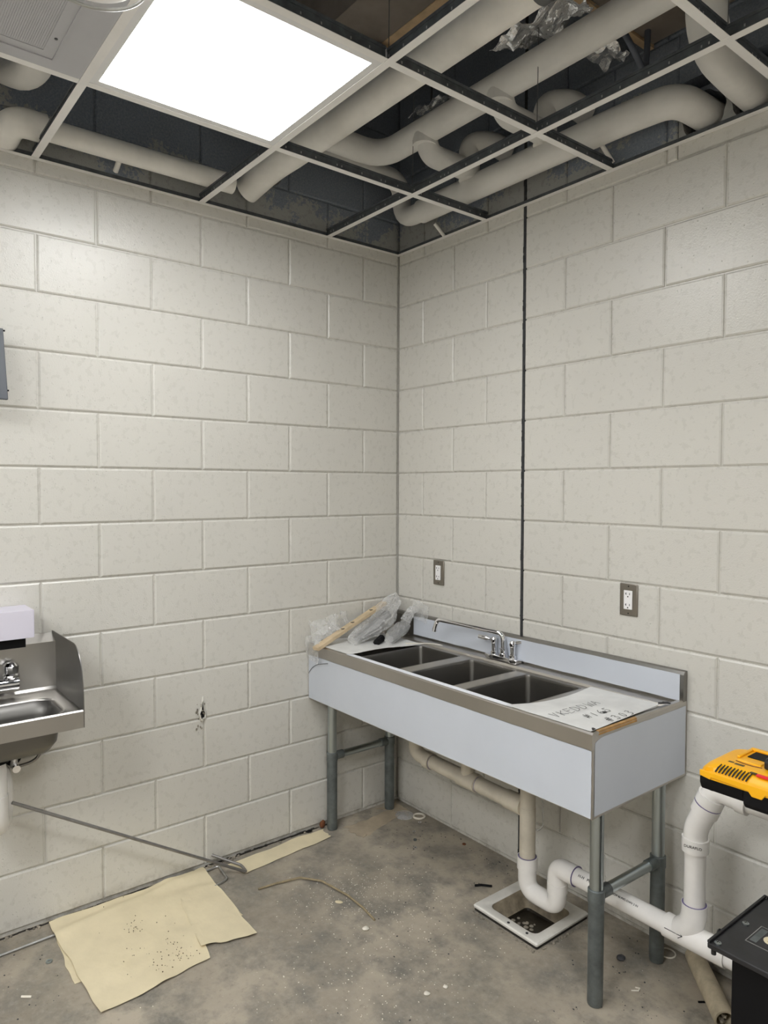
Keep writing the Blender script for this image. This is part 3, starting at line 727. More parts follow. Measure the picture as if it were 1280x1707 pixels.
dp('hub', 'pvc_white', [(XT+.135, -.25, .158), (XT+.135, -.25, .192)], r1+.0055)
dp('trap_elbow', 'pvc_white', [(XT+.135, -.25, .180), (XT+.135, -.25, .246), (XT+.215, -.25, .246)], r1+.004, .055)
dp('primer_ring', 'primer_purple', [(XT+.214, -.25, .246), (XT+.2157, -.25, .246)], r1+.0045)
dp('run', 'pvc_white', [(XT+.20, -.25, .246), (2.45, -.25, .235)], r1)
XV = 1.676; zr = .243
dp('tee', 'pvc_white', [(XV-.085, -.25, zr), (XV+.10, -.25, zr-.001)], r1+.006, None, 'bright white tee with a drawn arrow')
dp('tee_branch', 'pvc_white', [(XV-.045, -.25, zr), (XV-.010, -.25, zr+.035), (XV, -.25, zr+.07), (XV, -.25, zr+.105)], r1+.006, .03)
dp('primer_ring', 'primer_purple', [(XV, -.25, zr+.104), (XV, -.25, zr+.1055)], r1+.0045)
dp('riser', 'pvc_white', [(XV, -.25, zr+.09), (XV, -.25, .535)], r1)
E1 = Vector((XV, -.25, .52)); E2 = Vector((XV, -.25, .565)); E3 = Vector((XV+.020, -.262, .655)); E4 = Vector((XV+.055, -.25, .700)); E5 = Vector((XV+.15, -.25, .692))
dp('coupling', 'pvc_white', [(XV, -.25, .506), (XV, -.25, .545)], r1+.008)
dp('elbow', 'pvc_white', [(XV, -.25, .53), (XV, -.25, .570), (XV+.035, -.25, .655)], r1+.0035, .05)
dp('coupling', 'pvc_white', [(XV+.024, -.25, .628), (XV+.036, -.25, .6565)], r1+.0085)
dp('coupling', 'pvc_white', [(XV+.0368, -.25, .6595), (XV+.048, -.25, .686)], r1+.0085)
dp('coupling', 'pvc_white', [(XV+.122, -.25, .702), (XV+.150, -.25, .700)], r1+.006)
dp('primer_ring', 'primer_purple', [(XV+.0355, -.25, .656), (XV+.0365, -.25, .6585)], r1+.0085)
dp('elbow', 'pvc_white', [(XV+.034, -.25, .652), (XV+.056, -.25, .708), (XV+.15, -.25, .700)], r1+.0025, .045)
dp('run', 'pvc_white', [(XV+.14, -.25, .700), (2.45, -.25, .690)], r1-.003)
nn = (0, -math.cos(.75), math.sin(.75)); rr_ = r1+.0004
def print_(s, x, z, size, rad, nrm=nn, y=-.25): 
    N = Vector(nrm).normalized(); text_mesh('print', s, size, 'slot_black', dr, Vector((x, y, z))+N*rad-O, (1, 0, -.008), nrm)
print_('H-H   PVC   DWV', 1.335, .246, .013, rr_); print_('SCH 40 PVC-DWV 2 IN', 1.462, .245, .009, rr_)
tN = Vector((.30, -.954, 0))
text_mesh('print', 'DURAFLO', .011, 'slot_black', dr, Vector((XV, -.25, .530))+tN*(r1+.0084)-O, (.954, .30, 0), tN)
bm = bmesh.new(); aN = Vector(nn).normalized(); ac = Vector((XV-.045, -.25, zr))+Vector((0, -math.cos(.25), math.sin(.25)))*(r1+.0065)-O; aU = Vector((0, math.sin(.25), math.cos(.25)))
tube(bm, [ac-Vector((.028, 0, 0)), ac+Vector((.028, 0, 0))], .0011, 5); tube(bm, [ac+Vector((.014, 0, 0))+aU*.011, ac+Vector((.028, 0, 0)), ac+Vector((.016, 0, 0))-aU*.009], .0011, 5)
finish(bm, 'arrow_mark', 'marker', dr, 0)
# loop of clear line and pale board on the wall behind the trap
tag(tubo('clear_tubing', 'clear_plastic', None, [(.86, -.012, .44), (.90, -.012, .40), (.925, -.012, .33), (.93, -.012, .22), (.90, -.012, .19), (.87, -.012, .20)], .0035, 8, .05), 'thin clear tubing curled against the wall behind the drain pipe', 'tubing')
# old stub on the floor
so = thing('old_pipe_stub', 'dirty beige pipe offcut lying on the floor beneath the white tee', 'pipe', (1.50, .0, .031))
bm = bmesh.new(); hollow(bm, (.060, -.018, 0), (.262, -.225, 0), .0305, .025, 28); finish(bm, 'pipe', 'pvc_dirty', so)
bm = bmesh.new()
for i in range(9): 
    c = Vector((.250+rnd.uniform(-.01, .004), -.213+rnd.uniform(-.008, .008), rnd.uniform(-.02, .0))); box(bm, c.x-.004, c.x+.004, c.y-.003, c.y+.004, c.z-.003, c.z+.004)
finish(bm, 'grit', 'crust', so, 0)

# ------------------------------------------------------------------ floor sink
fs = thing('floor_sink', 'square white enamel floor sink with dark stained well under the drain trap', 'floor sink', ((FS[0]+FS[1])/2, (FS[2]+FS[3])/2, 0))
fc = Vector(fs.location); hx = (FS[1]-FS[0])/2; hy = (FS[3]-FS[2])/2
def rr4(h1, h2, z, r_): 
    out = []
    for sx, sy, s in ((1, 1, 0), (-1, 1, 1), (-1, -1, 2), (1, -1, 3)):
        for k in range(5):
            a = PI/2*s+PI/2*k/4; out.append((sx*(h1-r_)+r_*math.cos(a), sy*(h2-r_)+r_*math.sin(a), z))
    return out
def loft(levels, name, mat, cap=True, parent=fs):
    bm = bmesh.new(); R = [[bm.verts.new(p) for p in rr4(*l)] for l in levels]; n = len(R[0])
    for A, Bq in zip(R, R[1:]):
        for k in range(n): bm.faces.new((A[k], A[(k+1) % n], Bq[(k+1) % n], Bq[k]))
    if cap: bm.faces.new(R[-1])
    return finish(bm, name, mat, parent, 40)
loft([(hx-.003, hy-.003, -.05, .006), (hx-.003, hy-.003, .012, .006)], 'gasket', 'seal_dark', False)
loft([(hx-.001, hy-.001, .011, .006), (hx, hy, .018, .006), (hx-.004, hy-.004, .023, .006), (hx-.034, hy-.034, .022, .02), (hx-.042, hy-.042, .016, .025)], 'rim', 'enamel', False)
loft([(hx-.042, hy-.042, .0165, .025), (hx-.046, hy-.046, .004, .025), (hx-.066, hy-.064, -.034, .022), (hx-.072, hy-.070, -.038, .018)], 'well', 'enamel_stained', False)
loft([(hx-.071, hy-.069, -.0375, .018), (hx-.074, hy-.072, -.047, .018)], 'sump', 'muck', True)
bm = bmesh.new()
for i in range(14):
    x, y = rnd.gauss(-.02, .02), rnd.gauss(-.02, .02); r_ = rnd.uniform(.004, .010); lathe(bm, [(r_, -.0465), (r_*.8, -.044), (0, -.043)], (x, y, 0), 'z', 7)
finish(bm, 'sludge', 'crust', fs, 60)
bm = bmesh.new()
for x, y in ((.01, -hy+.015), (.09, -hy+.02), (-.08, hy-.02)): lathe(bm, [(.005, .0225), (.005, .0245), (0, .025)], (x, y, 0), 'z', 10)
finish(bm, 'bolt', 'stone_dark', fs)
bm = bmesh.new()      # crumbling mortar around the rim
for i in range(150):
    s = rnd.random(); e_ = rnd.choice('xyyx'); 
    if e_ == 'x': p = (FS[0]-.002+(FS[1]-FS[0])*s, FS[2]-rnd.uniform(.002, .020))
    else: p = (FS[0]-rnd.uniform(.0, .012) if rnd.random() < .2 else FS[1]+rnd.uniform(.002, .014), FS[2]+(FS[3]-FS[2])*s)
    r_ = rnd.uniform(.0015, .005); bmesh.ops.create_icosphere(bm, subdivisions=1, radius=r_, matrix=Matrix.Translation((p[0], p[1], r_*.5)))
mo = finish(bm, 'mortar_crumbs', 'crust', None, 0); mo['kind'] = 'stuff'; tag(mo, 'crumbled mortar around the rim of the floor sink', 'crumbs')

# ------------------------------------------------------------------ outlets
def outlet(x, z, label, blank=False):
    t = thing('wall_outlet', label, 'outlet', (x, 0, z))
    bm = bmesh.new(); w2, h2 = .035, .057
    prism(bm, [(-w2, -h2), (w2, -h2), (w2, h2), (-w2, h2)], 'y', -.0065, -.0003); finish(bm, 'cover_plate', 'plate_steel', t, 20, .0025)
    bxo('receptacle', 'white_plastic', t, -.0165, .0165, -.0105, -.0064, -.0335, .0335, .0012)
    for s in (-1, 1):
        bm = bmesh.new(); zc = s*.0195
        box(bm, -.0085, -.006, -.0108, -.0104, zc-.002, zc+.0065); box(bm, .0055, .0078, -.0108, -.0104, zc-.0015, zc+.006); box(bm, -.0100, -.0085, -.0108, -.0104, zc+.001, zc+.004)
        lathe(bm, [(.0026, -.0108), (.0026, -.0104)], (0, 0, zc-.0078), 'y', 10); finish(bm, 'socket', 'slot_black', t, 0)
    bm = bmesh.new()
    for s in (-1, 1): lathe(bm, [(.0026, -.0071), (.0026, -.0064)], (0, 0, s*.048), 'y', 10)
    finish(bm, 'screw', 'slot_black', t, 0)
outlet(.304, 1.1745, 'steel-plated duplex outlet left of the dark wall joint, nearer the corner')
outlet(1.2905, 1.1725, 'steel-plated duplex outlet right of the dark wall joint')
# hole knocked in the left wall
hl = bpy.data.objects.new('wall_hole', None); hl['kind'] = 'structure'
bm = bmesh.new(); cyh, czh = -1.034, .640
out = []
for i in range(18):
    a = 2*PI*i/18; ry = .010*(1+.5*nz((math.cos(a), math.sin(a), 2), 2)); rz = .017*(1+.6*nz((math.cos(a), math.sin(a), 5), 2))+(.030 if abs(a-PI/2) < .3 else 0)
    out.append((ry*math.cos(a), rz*math.sin(a)))
ring0 = [bm.verts.new((.0042, cyh+u*1.7, czh+v*1.45)) for u, v in out]; ring1 = [bm.verts.new((.0060+.002*rnd.random(), cyh+u*1.25, czh+v*1.2)) for u, v in out]; ring2 = [bm.verts.new((.0012, cyh+u, czh+v)) for u, v in out]
r00 = [bm.verts.new((-.003, cyh+u*2.0, czh+v*1.6)) for u, v in out]
for A, Bq in ((r00, ring0), (ring0, ring1), (ring1, ring2)):
    for k in range(18): bm.faces.new((A[k], A[(k+1) % 18], Bq[(k+1) % 18], Bq[k]))
finish(bm, 'chipped_edge', 'painted_block', wl, 0)
bm = bmesh.new(); bm.faces.new([bm.verts.new((.0016, cyh+u, czh+v)) for u, v in out]); finish(bm, 'hole', 'deep_black', wl, 0)
bpy.data.objects.remove(hl)
bm = bmesh.new()
for i in range(26):
    p = Vector((.003, cyh-.014+rnd.uniform(-.016, .022), czh+rnd.uniform(-.075, .05))); s = rnd.uniform(.0015, .004)
    bmesh.ops.create_icosphere(bm, subdivisions=1, radius=s, matrix=Matrix.Translation(p) @ Matrix.Diagonal((.6, 1, 1.6, 1)))
o = finish(bm, 'plaster_chips', 'crust', wl, 0); o['kind'] = 'stuff'
# ragged dirty caulk at the foot of the left wall
bm = bmesh.new(); y = -2.2
while y < -.43:
    l = rnd.uniform(.006, .04); h_ = rnd.uniform(.001, .004) + (rnd.uniform(0, .006) if -1.03 < y < -.5 else 0)
    box(bm, .001, rnd.uniform(.003, .010), y, y+l, .0003, h_); y += l*rnd.uniform(.6, 1.1)
o = finish(bm, 'caulk_crumbs', 'seal_dark', wl, 0); o['kind'] = 'stuff'
bm = bmesh.new()
for i in range(60):
    y = rnd.choice((rnd.uniform(-1.02, -.86), rnd.uniform(-.7, -.45), rnd.uniform(-1.9, -1.66))); r_ = rnd.uniform(.002, .006)
    bmesh.ops.create_icosphere(bm, subdivisions=1, radius=r_, matrix=Matrix.Translation((rnd.uniform(.006, .022), y, r_*.6)))
o = finish(bm, 'wall_base_rubble', 'crust', None, 0); o['kind'] = 'stuff'; tag(o, 'grey rubble along the foot of the left wall', 'rubble')

# ================================================================== HAND SINK (left)
hs = thing('hand_sink', 'wall-hung stainless hand sink with curved side splash at the left edge', 'sink', (0, -1.60, 0))
HY = -1.60
def hb(nm, mat, a, bev=0): return bxo(nm, mat, hs, a[0], a[1], a[2], a[3], a[4], a[5], bev)
W2 = -.46            # extends to the left by 46 cm
pts = [(.001, 1.056), (.28, 1.058), (.30, 1.054), (.330, 1.037), (.352, 1.012), (.368, .980), (.379, .940), (.384, .900), (.385, .858), (.385, .808), (.001, .79)]
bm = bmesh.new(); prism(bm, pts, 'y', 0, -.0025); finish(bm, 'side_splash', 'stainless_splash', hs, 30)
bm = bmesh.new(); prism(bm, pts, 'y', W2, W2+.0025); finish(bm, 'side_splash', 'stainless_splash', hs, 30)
bm = bmesh.new(); prism(bm, [(.001, 1.050), (.050, 1.026), (.052, .870), (.060, .862), (.060, .855), (.001, .855)], 'y', W2+.0025, -.0025); finish(bm, 'backsplash', 'hand_sink_steel', hs, 30)
bm = bmesh.new(); prism(bm, [(.372, .862), (.380, .864), (.3845, .860), (.3845, .808), (.382, .808), (.382, .856)], 'y', W2+.0025, -.0025); finish(bm, 'front_apron', 'hand_sink_steel', hs, 30)
# deck with basin opening
ox0, ox1, oy0, oy1 = .125, .325, W2+.05, -.043
bm = bmesh.new(); R = []
def rr2(x0, x1, y0, y1, z, r_):
    out = []
    for px, py, s in ((x1-r_, y1-r_, 0), (x0+r_, y1-r_, 1), (x0+r_, y0+r_, 2), (x1-r_, y0+r_, 3)):
        for k in range(7): a = PI/2*s+PI/2*k/6; out.append((px+r_*math.cos(a), py+r_*math.sin(a), z))
    return out
lv = [(.055, .382, W2+.0026, -.0026, .857, .002), (.065, .374, W2+.012, -.012, .8555, .01), (ox0-.012, ox1+.012, oy0-.012, oy1+.012, .852, .055), (ox0, ox1, oy0, oy1, .846, .05), (ox0+.006, ox1-.006, oy0+.006, oy1-.006, .80, .05), (ox0+.012, ox1-.012, oy0+.012, oy1-.012, .75, .05), (ox0+.03, ox1-.03, oy0+.03, oy1-.03, .722, .045), (ox0+.06, ox1-.06, oy0+.06, oy1-.06, .715, .03)]
R = [[bm.verts.new(p) for p in rr2(*l)] for l in lv]
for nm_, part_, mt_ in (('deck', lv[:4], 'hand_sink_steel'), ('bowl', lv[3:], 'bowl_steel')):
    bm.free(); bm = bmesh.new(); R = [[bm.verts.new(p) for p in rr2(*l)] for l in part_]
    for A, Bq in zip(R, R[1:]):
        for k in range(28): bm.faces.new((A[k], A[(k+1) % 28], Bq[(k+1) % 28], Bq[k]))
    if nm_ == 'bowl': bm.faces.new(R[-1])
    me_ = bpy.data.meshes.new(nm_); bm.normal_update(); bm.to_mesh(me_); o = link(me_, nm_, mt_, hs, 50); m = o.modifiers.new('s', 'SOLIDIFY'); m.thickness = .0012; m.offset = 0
bm.free()
hb('wall_bracket', 'stainless_dark', (.001, .25, W2+.06, -.24, .68, .715))
# faucet on the backsplash
hf = thing('wall_faucet', 'chrome faucet on the hand sink backsplash, cut by the left edge', 'faucet', (.0535, -1.785, .905)); hf.scale = (1.25, 1.25, 1.25)
bm = bmesh.new(); tube(bm, [(.022, .045, 0), (.022, -.13, 0)], .016, 20); finish(bm, 'body', 'chrome', hf, 40)
for y in (.028, -.12):
    bm = bmesh.new(); lathe(bm, [(.020, 0), (.020, .004), (.014, .006), (.014, .022)], (0, y, 0), 'x', 18); vv = finish(bm, 'valve', 'chrome', hf)
    bm = bmesh.new(); lathe(bm, [(.018, .016), (.021, .020), (.021, .026), (.017, .030), (.019, .050), (.012, .058), (0, .060)], (.022, y, 0), 'z', 10); finish(bm, 'handle', 'chrome', vv, 30)
tubo('spout', 'chrome', hf, [(.022, -.046, 0), (.022, -.046, .09), (.13, -.046, .09), (.15, -.046, .05)], .010, 14, .04)
# box on the ledge
cb = thing('carton', 'pale lilac carton lying on top of the hand sink backsplash', 'box', (.06, -1.69, 1.052))
bxo('body', 'box_card', cb, -.055, .075, -.27, 0, .012, .105, .001)
bxo('flap', 'box_card', cb, -.055, .076, -.0, .0015, .013, .104)
bxo('tray', 'deep_black', cb, -.050, .050, -.26, -.02, -.022, .011)
# trap cover and supply
tp = thing('drain_trap', 'white plastic drain trap hanging below the hand sink', 'drain trap', (.20, -1.825, .715))
bm = bmesh.new(); lathe(bm, [(.028, 0.0), (.030, -.01), (.036, -.05), (.037, -.11), (.037, -.17)], (0, 0, 0), 'z', 24); finish(bm, 'tailpiece', 'pvc_white', tp)
bm = bmesh.new(); tube(bm, bend([(0, 0, -.13), (0, 0, -.235), (-.11, .035, -.235), (-.12, .035, -.13), (-.199, .04, -.13)], .05), .040, 22); finish(bm, 'trap_bend', 'pvc_white', tp)
bm = bmesh.new(); lathe(bm, [(.043, 0), (.043, -.022)], (0, 0, -.0), 'z', 24); finish(bm, 'slip_nut', 'deep_black', tp)
vs_ = thing('stop_valve', 'chrome stop valve with bent supply tube under the hand sink', 'valve', (.001, -1.735, .628))
bm = bmesh.new(); lathe(bm, [(.028, 0), (.028, .004), (.012, .006), (.012, .035)], (0, 0, 0), 'x', 20); finish(bm, 'escutcheon', 'deep_black', vs_)
bm = bmesh.new(); tube(bm, [(.030, -.002, -.025), (.030, 0, .010)], .012, 14); tube(bm, [(.03, 0, -.02), (.065, .0, -.022)], [.010, .013], 12); finish(bm, 'body', 'chrome', vs_)
tubo('supply_tube', 'stainless_dark', vs_, [(.045, .008, -.020), (.050, .050, -.014), (.055, .074, .004), (.055, .078, .085)], .0055, 10, .03)

# dark wall screen at left edge
sc = thing('wall_display', 'dark grey tilted panel on the left wall, cut by the left edge', 'panel', (.09, -1.757, 1.972))
bm = bmesh.new(); prism(bm, [(-.030, .118), (-.012, .118), (.052, -.122), (.034, -.122)], 'y', -.45, 0); finish(bm, 'screen', 'screen_dark', sc, 20, .002)
bxo('bracket', 'deep_black', sc, -.089, .012, -.26, -.20, -.03, .03)
tubo('hinge_pin', 'deep_black', sc, [(-.018, 0, .112), (-.018, .006, .112)], .003, 8); tubo('hinge_pin', 'deep_black', sc, [(.03, 0, -.09), (.03, .006, -.09)], .003, 8)

# ================================================================== BAG, LATH in the corner
lt = thing('wood_lath', 'short wooden lath leaning across plastic at the sink corner', 'lath', (.128, -.566, .866))
bm = bmesh.new(); d_ = Vector((-.094, .455, .144)); n_ = 14; side = Vector((.036, .006, .002)); upv = Vector((0, -.004, .014)); R = []
for i in range(n_+1):
    s = i/n_; c = d_*s; wv = 1+.06*math.sin(9*s)-.25*max(0, s-.85)*4; jt = .0015*rnd.uniform(-1, 1)
    R.append([bm.verts.new(c+side*.5*wv*a+upv*b*.5+Vector((jt, 0, 0))) for a, b in ((-1,-1),(1,-1),(1,1),(-1,1))])
for A, Bq in zip(R, R[1:]):
    for k in range(4): bm.faces.new((A[k], A[(k+1) % 4], Bq[(k+1) % 4], Bq[k]))
bm.faces.new(R[0]); bm.faces.new(R[-1]); finish(bm, 'stick', 'wood_lath', lt, 0)
bm = bmesh.new()
for s in (.38, .52, .80): 
    c = d_*s+upv*.52; box(bm, c.x-.002, c.x+.008, c.y-.012, c.y+.012, c.z-.0008, c.z+.0012)
    finish(bm, 'stain', 'dark_edge', lt, 0); bm = bmesh.new()
bm.free()
def blob(name, mat, parent, pts, rad, k, amp=.55, seg=44, flat=1.0, sub=60):
    """crumpled bag: wrinkled tube along pts"""
    pts = [Vector(p) for p in pts]; bm = bmesh.new(); R = []
    for i in range(sub+1):
        s = i/sub; f_ = s*(len(pts)-1); j = min(int(f_), len(pts)-2); t_ = f_-j; c = pts[j].lerp(pts[j+1], t_)
        d = (pts[j+1]-pts[j]).normalized(); a = Vector((0, 0, 1)); n1 = d.cross(a).normalized(); n2 = n1.cross(d)
        r_ = rad[j]*(1-t_)+rad[j+1]*t_
        ring = []
        for q in range(seg):
            an = 2*PI*q/seg; dv = n1*math.cos(an)+n2*math.sin(an)*flat; p = c+dv*r_
            w_ = (1-2*abs(nz((math.cos(an)*2.2, math.sin(an)*2.2, s*2.5), 1, k)))*.55+(1-3*abs(nz((math.cos(an)*4, math.sin(an)*4, s*7), 1, k+1)))*.28-.25; ring.append(bm.verts.new(c+dv*r_*(1+amp*w_)))
        R.append(ring)
    for A, Bq in zip(R, R[1:]):
        for q in range(seg): bm.faces.new((A[q], A[(q+1) % seg], Bq[(q+1) % seg], Bq[q]))
    bm.faces.new(R[0]); bm.faces.new(R[-1])
    return finish(bm, name, mat, parent, 18)
bg = thing('plastic_bag', 'crumpled clear plastic bags wrapped around grey parts in the sink corner', 'plastic bag', (0, 0, 0))
blob('bag', 'bag_plastic', bg, [(.17, -.40, .885), (.12, -.27, .915), (.08, -.16, .955), (.055, -.075, 1.02), (.05, -.05, 1.055)], [.026, .050, .058, .040, .005], 1, .6, flat=.7)
blob('bundle', 'bag_inner', bg, [(.15, -.36, .885), (.11, -.24, .91), (.07, -.12, .96)], [.012, .028, .020], 6, .25)
blob('roll', 'bag_plastic', bg, [(.262, -.265, .884), (.21, -.20, .892), (.17, -.12, .905), (.15, -.075, .915)], [.018, .030, .032, .024], 2, .30)
blob('bundle', 'bag_inner', bg, [(.235, -.235, .884), (.19, -.16, .892), (.16, -.10, .902)], [.014, .021, .018], 7, .2)
blob('bag_neck', 'bag_plastic', bg, [(.16, -.085, .935), (.165, -.05, .985), (.20, -.045, .995)], [.022, .018, .012], 3, .45)
blob('dark_part', 'deep_black', bg, [(.215, -.300, .872), (.17, -.235, .876)], [.014, .016], 8, .2)
def film_sheet(nm, a, b, c, d, k, amp, mat='clear_plastic'):
    q = quadmix(a, b, c, d)
    def P(u, v):
        p = q(u, v); e_ = math.sin(PI*u)*.6+.4
        return p+Vector((abs(nz(p, 14, k))*amp*e_, nz(p, 18, k+2)*amp*.6, (nz(p, 14, k+4)*.6+nz(p, 40, k)*.35)*amp))
    return sheet(nm, mat, bg, P, 30, 22, 0, 24)
film_sheet('loose_film', (.06, -.545, .885), (.04, -.33, .90), (.015, -.33, .975), (.012, -.52, .975), 11, .045)
film_sheet('loose_film', (.10, -.54, .885), (.012, -.53, .892), (.012, -.42, .955), (.08, -.40, .93), 12, .03)
film_sheet('loose_film', (.125, -.552, .790), (.016, -.548, .800), (.014, -.550, .905), (.120, -.548, .890), 13, .02)
film_sheet('loose_film', (.14, -.04, .95), (.255, -.032, .935), (.25, -.018, 1.005), (.15, -.02, 1.03), 14, .022)
tag(tubo('cord', 'chip_white', None, [(.262, -.17, DZ+.012), (.30, -.13, DZ+.012), (.34, -.083, DZ+.014), (.40, -.070, DZ+.0135)], .0022, 6, .03), 'thin white cord lying beside the first basin', 'cord')

# ================================================================== PAPERS ON FLOOR
def paper(name, label, corners, nu, nv, mat, k, lift=.006, flapz=0, edge=.008):
    q = quadmix(*[(a, b, 0) for a, b in corners])
    def P(u, v):
        p = q(u, v); e1 = nz((u*9, v*9, 0), 1, k); ed = min(u, 1-u, v, 1-v)
        off = Vector((nz((u*6, v*6, 1), 1, k)*edge, nz((u*6, v*6, 2), 1, k)*edge, 0)) if ed < .001 else Vector((0, 0, 0))
        z = .0016+lift*max(0, nz((p.x*5, p.y*5, 0), 1, k+2))+lift*.5*max(0, nz((p.x*14, p.y*14, 0), 1, k+3))
        if ed < .001: z += .001
        if p.x < .2 and p.y < -1.0: z += .0085*math.exp(-((p.x-(.040+.060*(-1.02-p.y)/.58))/.022)**2)
        return p+off+Vector((0, 0, z+flapz))
    return sheet(name, mat, None, P, nu, nv, .0009, 40)
tag(paper('paper_sheet', '', [(.02, -1.625), (.02, -1.045), (.40, -1.06), (.40, -1.645)], 30, 40, 'kraft', 3, .002), 'under layer of tan paper peeking out at the left edge of the large sheet', 'paper')
ps = thing('paper_sheet', 'large creased tan paper sheet on the floor beside the left wall', 'paper', (0, 0, 0))
main = paper('sheet', '', [(.014, -1.632), (.016, -1.130), (.545, -1.255), (.585, -1.618)], 50, 50, 'kraft', 1, .013, .003); main.parent = ps; main.name = 'sheet'
flap = paper('fold', '', [(.014, -1.17), (.012, -1.040), (.533, -1.078), (.480, -1.262)], 40, 24, 'kraft', 2, .010, .0065); flap.parent = ps; flap.name = 'fold'
bm = bmesh.new()
for i in range(150):
    g_ = rnd.choice(((.40, -1.33, .03), (.29, -1.24, .035), (.24, -1.40, .02), (.45, -1.40, .06), (.30, -1.45, .2), (.50, -1.33, .03)))
    x, y = rnd.gauss(g_[0], g_[2]), rnd.gauss(g_[1], g_[2]*.8)
    if .03 < x < .53 and -1.6 < y < -1.28: bmesh.ops.create_icosphere(bm, subdivisions=1, radius=rnd.uniform(.0008, .0022), matrix=Matrix.Translation((x, y, .0150)))
o = finish(bm, 'dirt_specks', 'kraft_spot', ps, 0); o['kind'] = 'stuff'
tag(paper('paper_strip', '', [(.045, -.945), (.030, -.470), (.120, -.480), (.150, -.925)], 14, 50, 'kraft', 5, .012), 'narrow torn strip of tan paper along the left wall', 'paper')
tag(paper('paper_scrap', '', [(.085, -.385), (.085, -.105), (.150, -.110), (.205, -.375)], 14, 34, 'kraft_pale', 7, .020, 0, .02), 'crumpled pale paper scrap between the left sink legs', 'paper')
tag(paper('paper_scrap', '', [(.025, -.150), (.030, -.03), (.15, -.04), (.12, -.075)], 12, 12, 'kraft_pale', 9, .010, 0, .01), 'small tan paper scrap under the rear left sink leg', 'paper')
# rods
R0 = Vector((.205, -1.776, .552)); R1 = Vector((.155, -.918, .010))
dd = (R1-R0).normalized()
rod = thing('bent_rod', 'long steel rod leaning from the hand sink trap to the floor', 'rod', R1)
tubo('rod', 'rod_dull', rod, [R0-R1, Vector((0, 0, 0)), Vector((-.055, .005, .002)), Vector((-.13, -.09, .045))], .0056, 10, .014)
rod2 = thing('bent_rod', 'bent steel rod lying on the floor beneath the large paper sheet', 'rod', (.10, -1.8, .004))
tubo('rod', 'rod_steel', rod2, [Vector((.118, -1.98, .005))-rod2.location, Vector((.105, -1.62, .005))-rod2.location, (.02, .70, .003), Vector((.03, -.985, .009))-rod2.location, Vector((.135, -1.008, .006))-rod2.location, Vector((.155, -1.055, .006))-rod2.location], .0042, 10, .02)
bpy.data.objects.remove(rod2.children[0]) if rod2.children else None
tubo('rod', 'rod_steel', rod2, [Vector(p)-rod2.location for p in ((.112, -2.1, .0055), (.100, -1.60, .0055), (.040, -1.02, .0060), (.040, -.985, .0080), (.150, -1.000, .0065), (.165, -1.06, .0055))], .0042, 10, .016)
# twig
tw = [(.285, -.935, .004), (.300, -.86, .008), (.325, -.77, .010), (.40, -.715, .010), (.54, -.69, .008), (.64, -.69, .006), (.722, -.700, .004)]
tag(tubo('plant_stem', 'twig', None, tw, [.004]*len(tw), 8), 'thin curved fibrous stem lying on the open floor', 'stem')

# ================================================================== DEBRIS
def rock(name, label, cat, x, y, r_, mat, flat=.5, k=0, st=1.0, ang=0, base=0.0):
    bm = bmesh.new(); bmesh.ops.create_icosphere(bm, subdivisions=2, radius=r_)
    for v in bm.verts:
        v.co *= 1+.35*nz(v.co, 1/r_, k); v.co.z *= flat; v.co.x *= st
    zmin = min(v.co.z for v in bm.verts)
    bmesh.ops.translate(bm, verts=bm.verts, vec=(0, 0, -zmin))
    o = finish(bm, name, mat, None, 60); o.location = (x, y, base); o.rotation_euler.z = ang; return tag(o, label, cat)
rock('cap', 'pale round cap on the floor near the curved stem', 'cap', .742, -.757, .012, 'chip_white', .45, 1)
rock('stone', 'dark grey stone on the floor between the right sink legs', 'stone', 1.396, -.187, .014, 'stone_dark', .6, 2)
rock('pebble', 'pale pebble at the bottom of the floor, nearer the sink leg', 'pebble', 1.13, -.735, .008, 'chip_white', .4, 3)
rock('pebble', 'larger pale pebble at the bottom middle of the floor', 'pebble', 1.115, -.80, .010, 'chip_white', .3, 4)
rock('shim', 'rusty brown shim wedged by the front left sink leg', 'shim', .020, -.462, .016, 'rust', 1.2, 5, .6)
rock('plug', 'black plug at the foot of the left wall beside the paper strip', 'plug', .018, -.53, .014, 'deep_black', .5, 6, .5)
rock('leaf', 'small tan flake on the floor inside the curve of the stem', 'flake', .548, -.735, .009, 'kraft', .2, 7, 1.8, .6)
for i, (x, y, r_, lb) in enumerate(((.313, -.157, .008, 'shiny dark nut on the floor right of the paper scrap'), (.426, -.248, .009, 'shiny dark nut farthest out under the sink'), (.265, -.080, .009, 'shiny dark nut beside the clear ring'), (.370, -.200, .008, 'dull grey nut between two shiny ones under the sink'))):
    bm = bmesh.new(); lathe(bm, [(r_*.45, 0), (r_, 0), (r_, r_*.8), (r_*.45, r_*.8), (r_*.45, 0)], (0, 0, 0), 'z', 6)
    o = finish(bm, 'nut', 'chrome' if i != 3 else 'sleeve_steel', None, 20); o.location = (x, y, .0); o.rotation_euler = (0, 0, i); tag(o, lb, 'nut')
def ring(name, label, x, y, R_, r_, mat, cat='ring'):
    bm = bmesh.new(); tube(bm, [(R_*math.cos(a), R_*math.sin(a), r_) for a in [2*PI*i/28 for i in range(28)]], r_, 8, closed=True); o = finish(bm, name, mat, None); o.location = (x, y, 0); return tag(o, label, cat)
ring('ring', 'pale plastic ring on the floor at the foot of the right wall', .215, -.040, .026, .005, 'chip_white')
ring('ring', 'pale wire ring lying behind the rear right sink leg', 1.475, -.036, .026, .0025, 'chip_white')
ring('washer', 'dark metal washer on the floor left of the large paper', .232, -1.679, .008, .003, 'galvanised', 'washer')
ring('washer', 'brown washer alone on the floor near the right wall base', .531, -.055, .006, .0025, 'rust', 'washer')
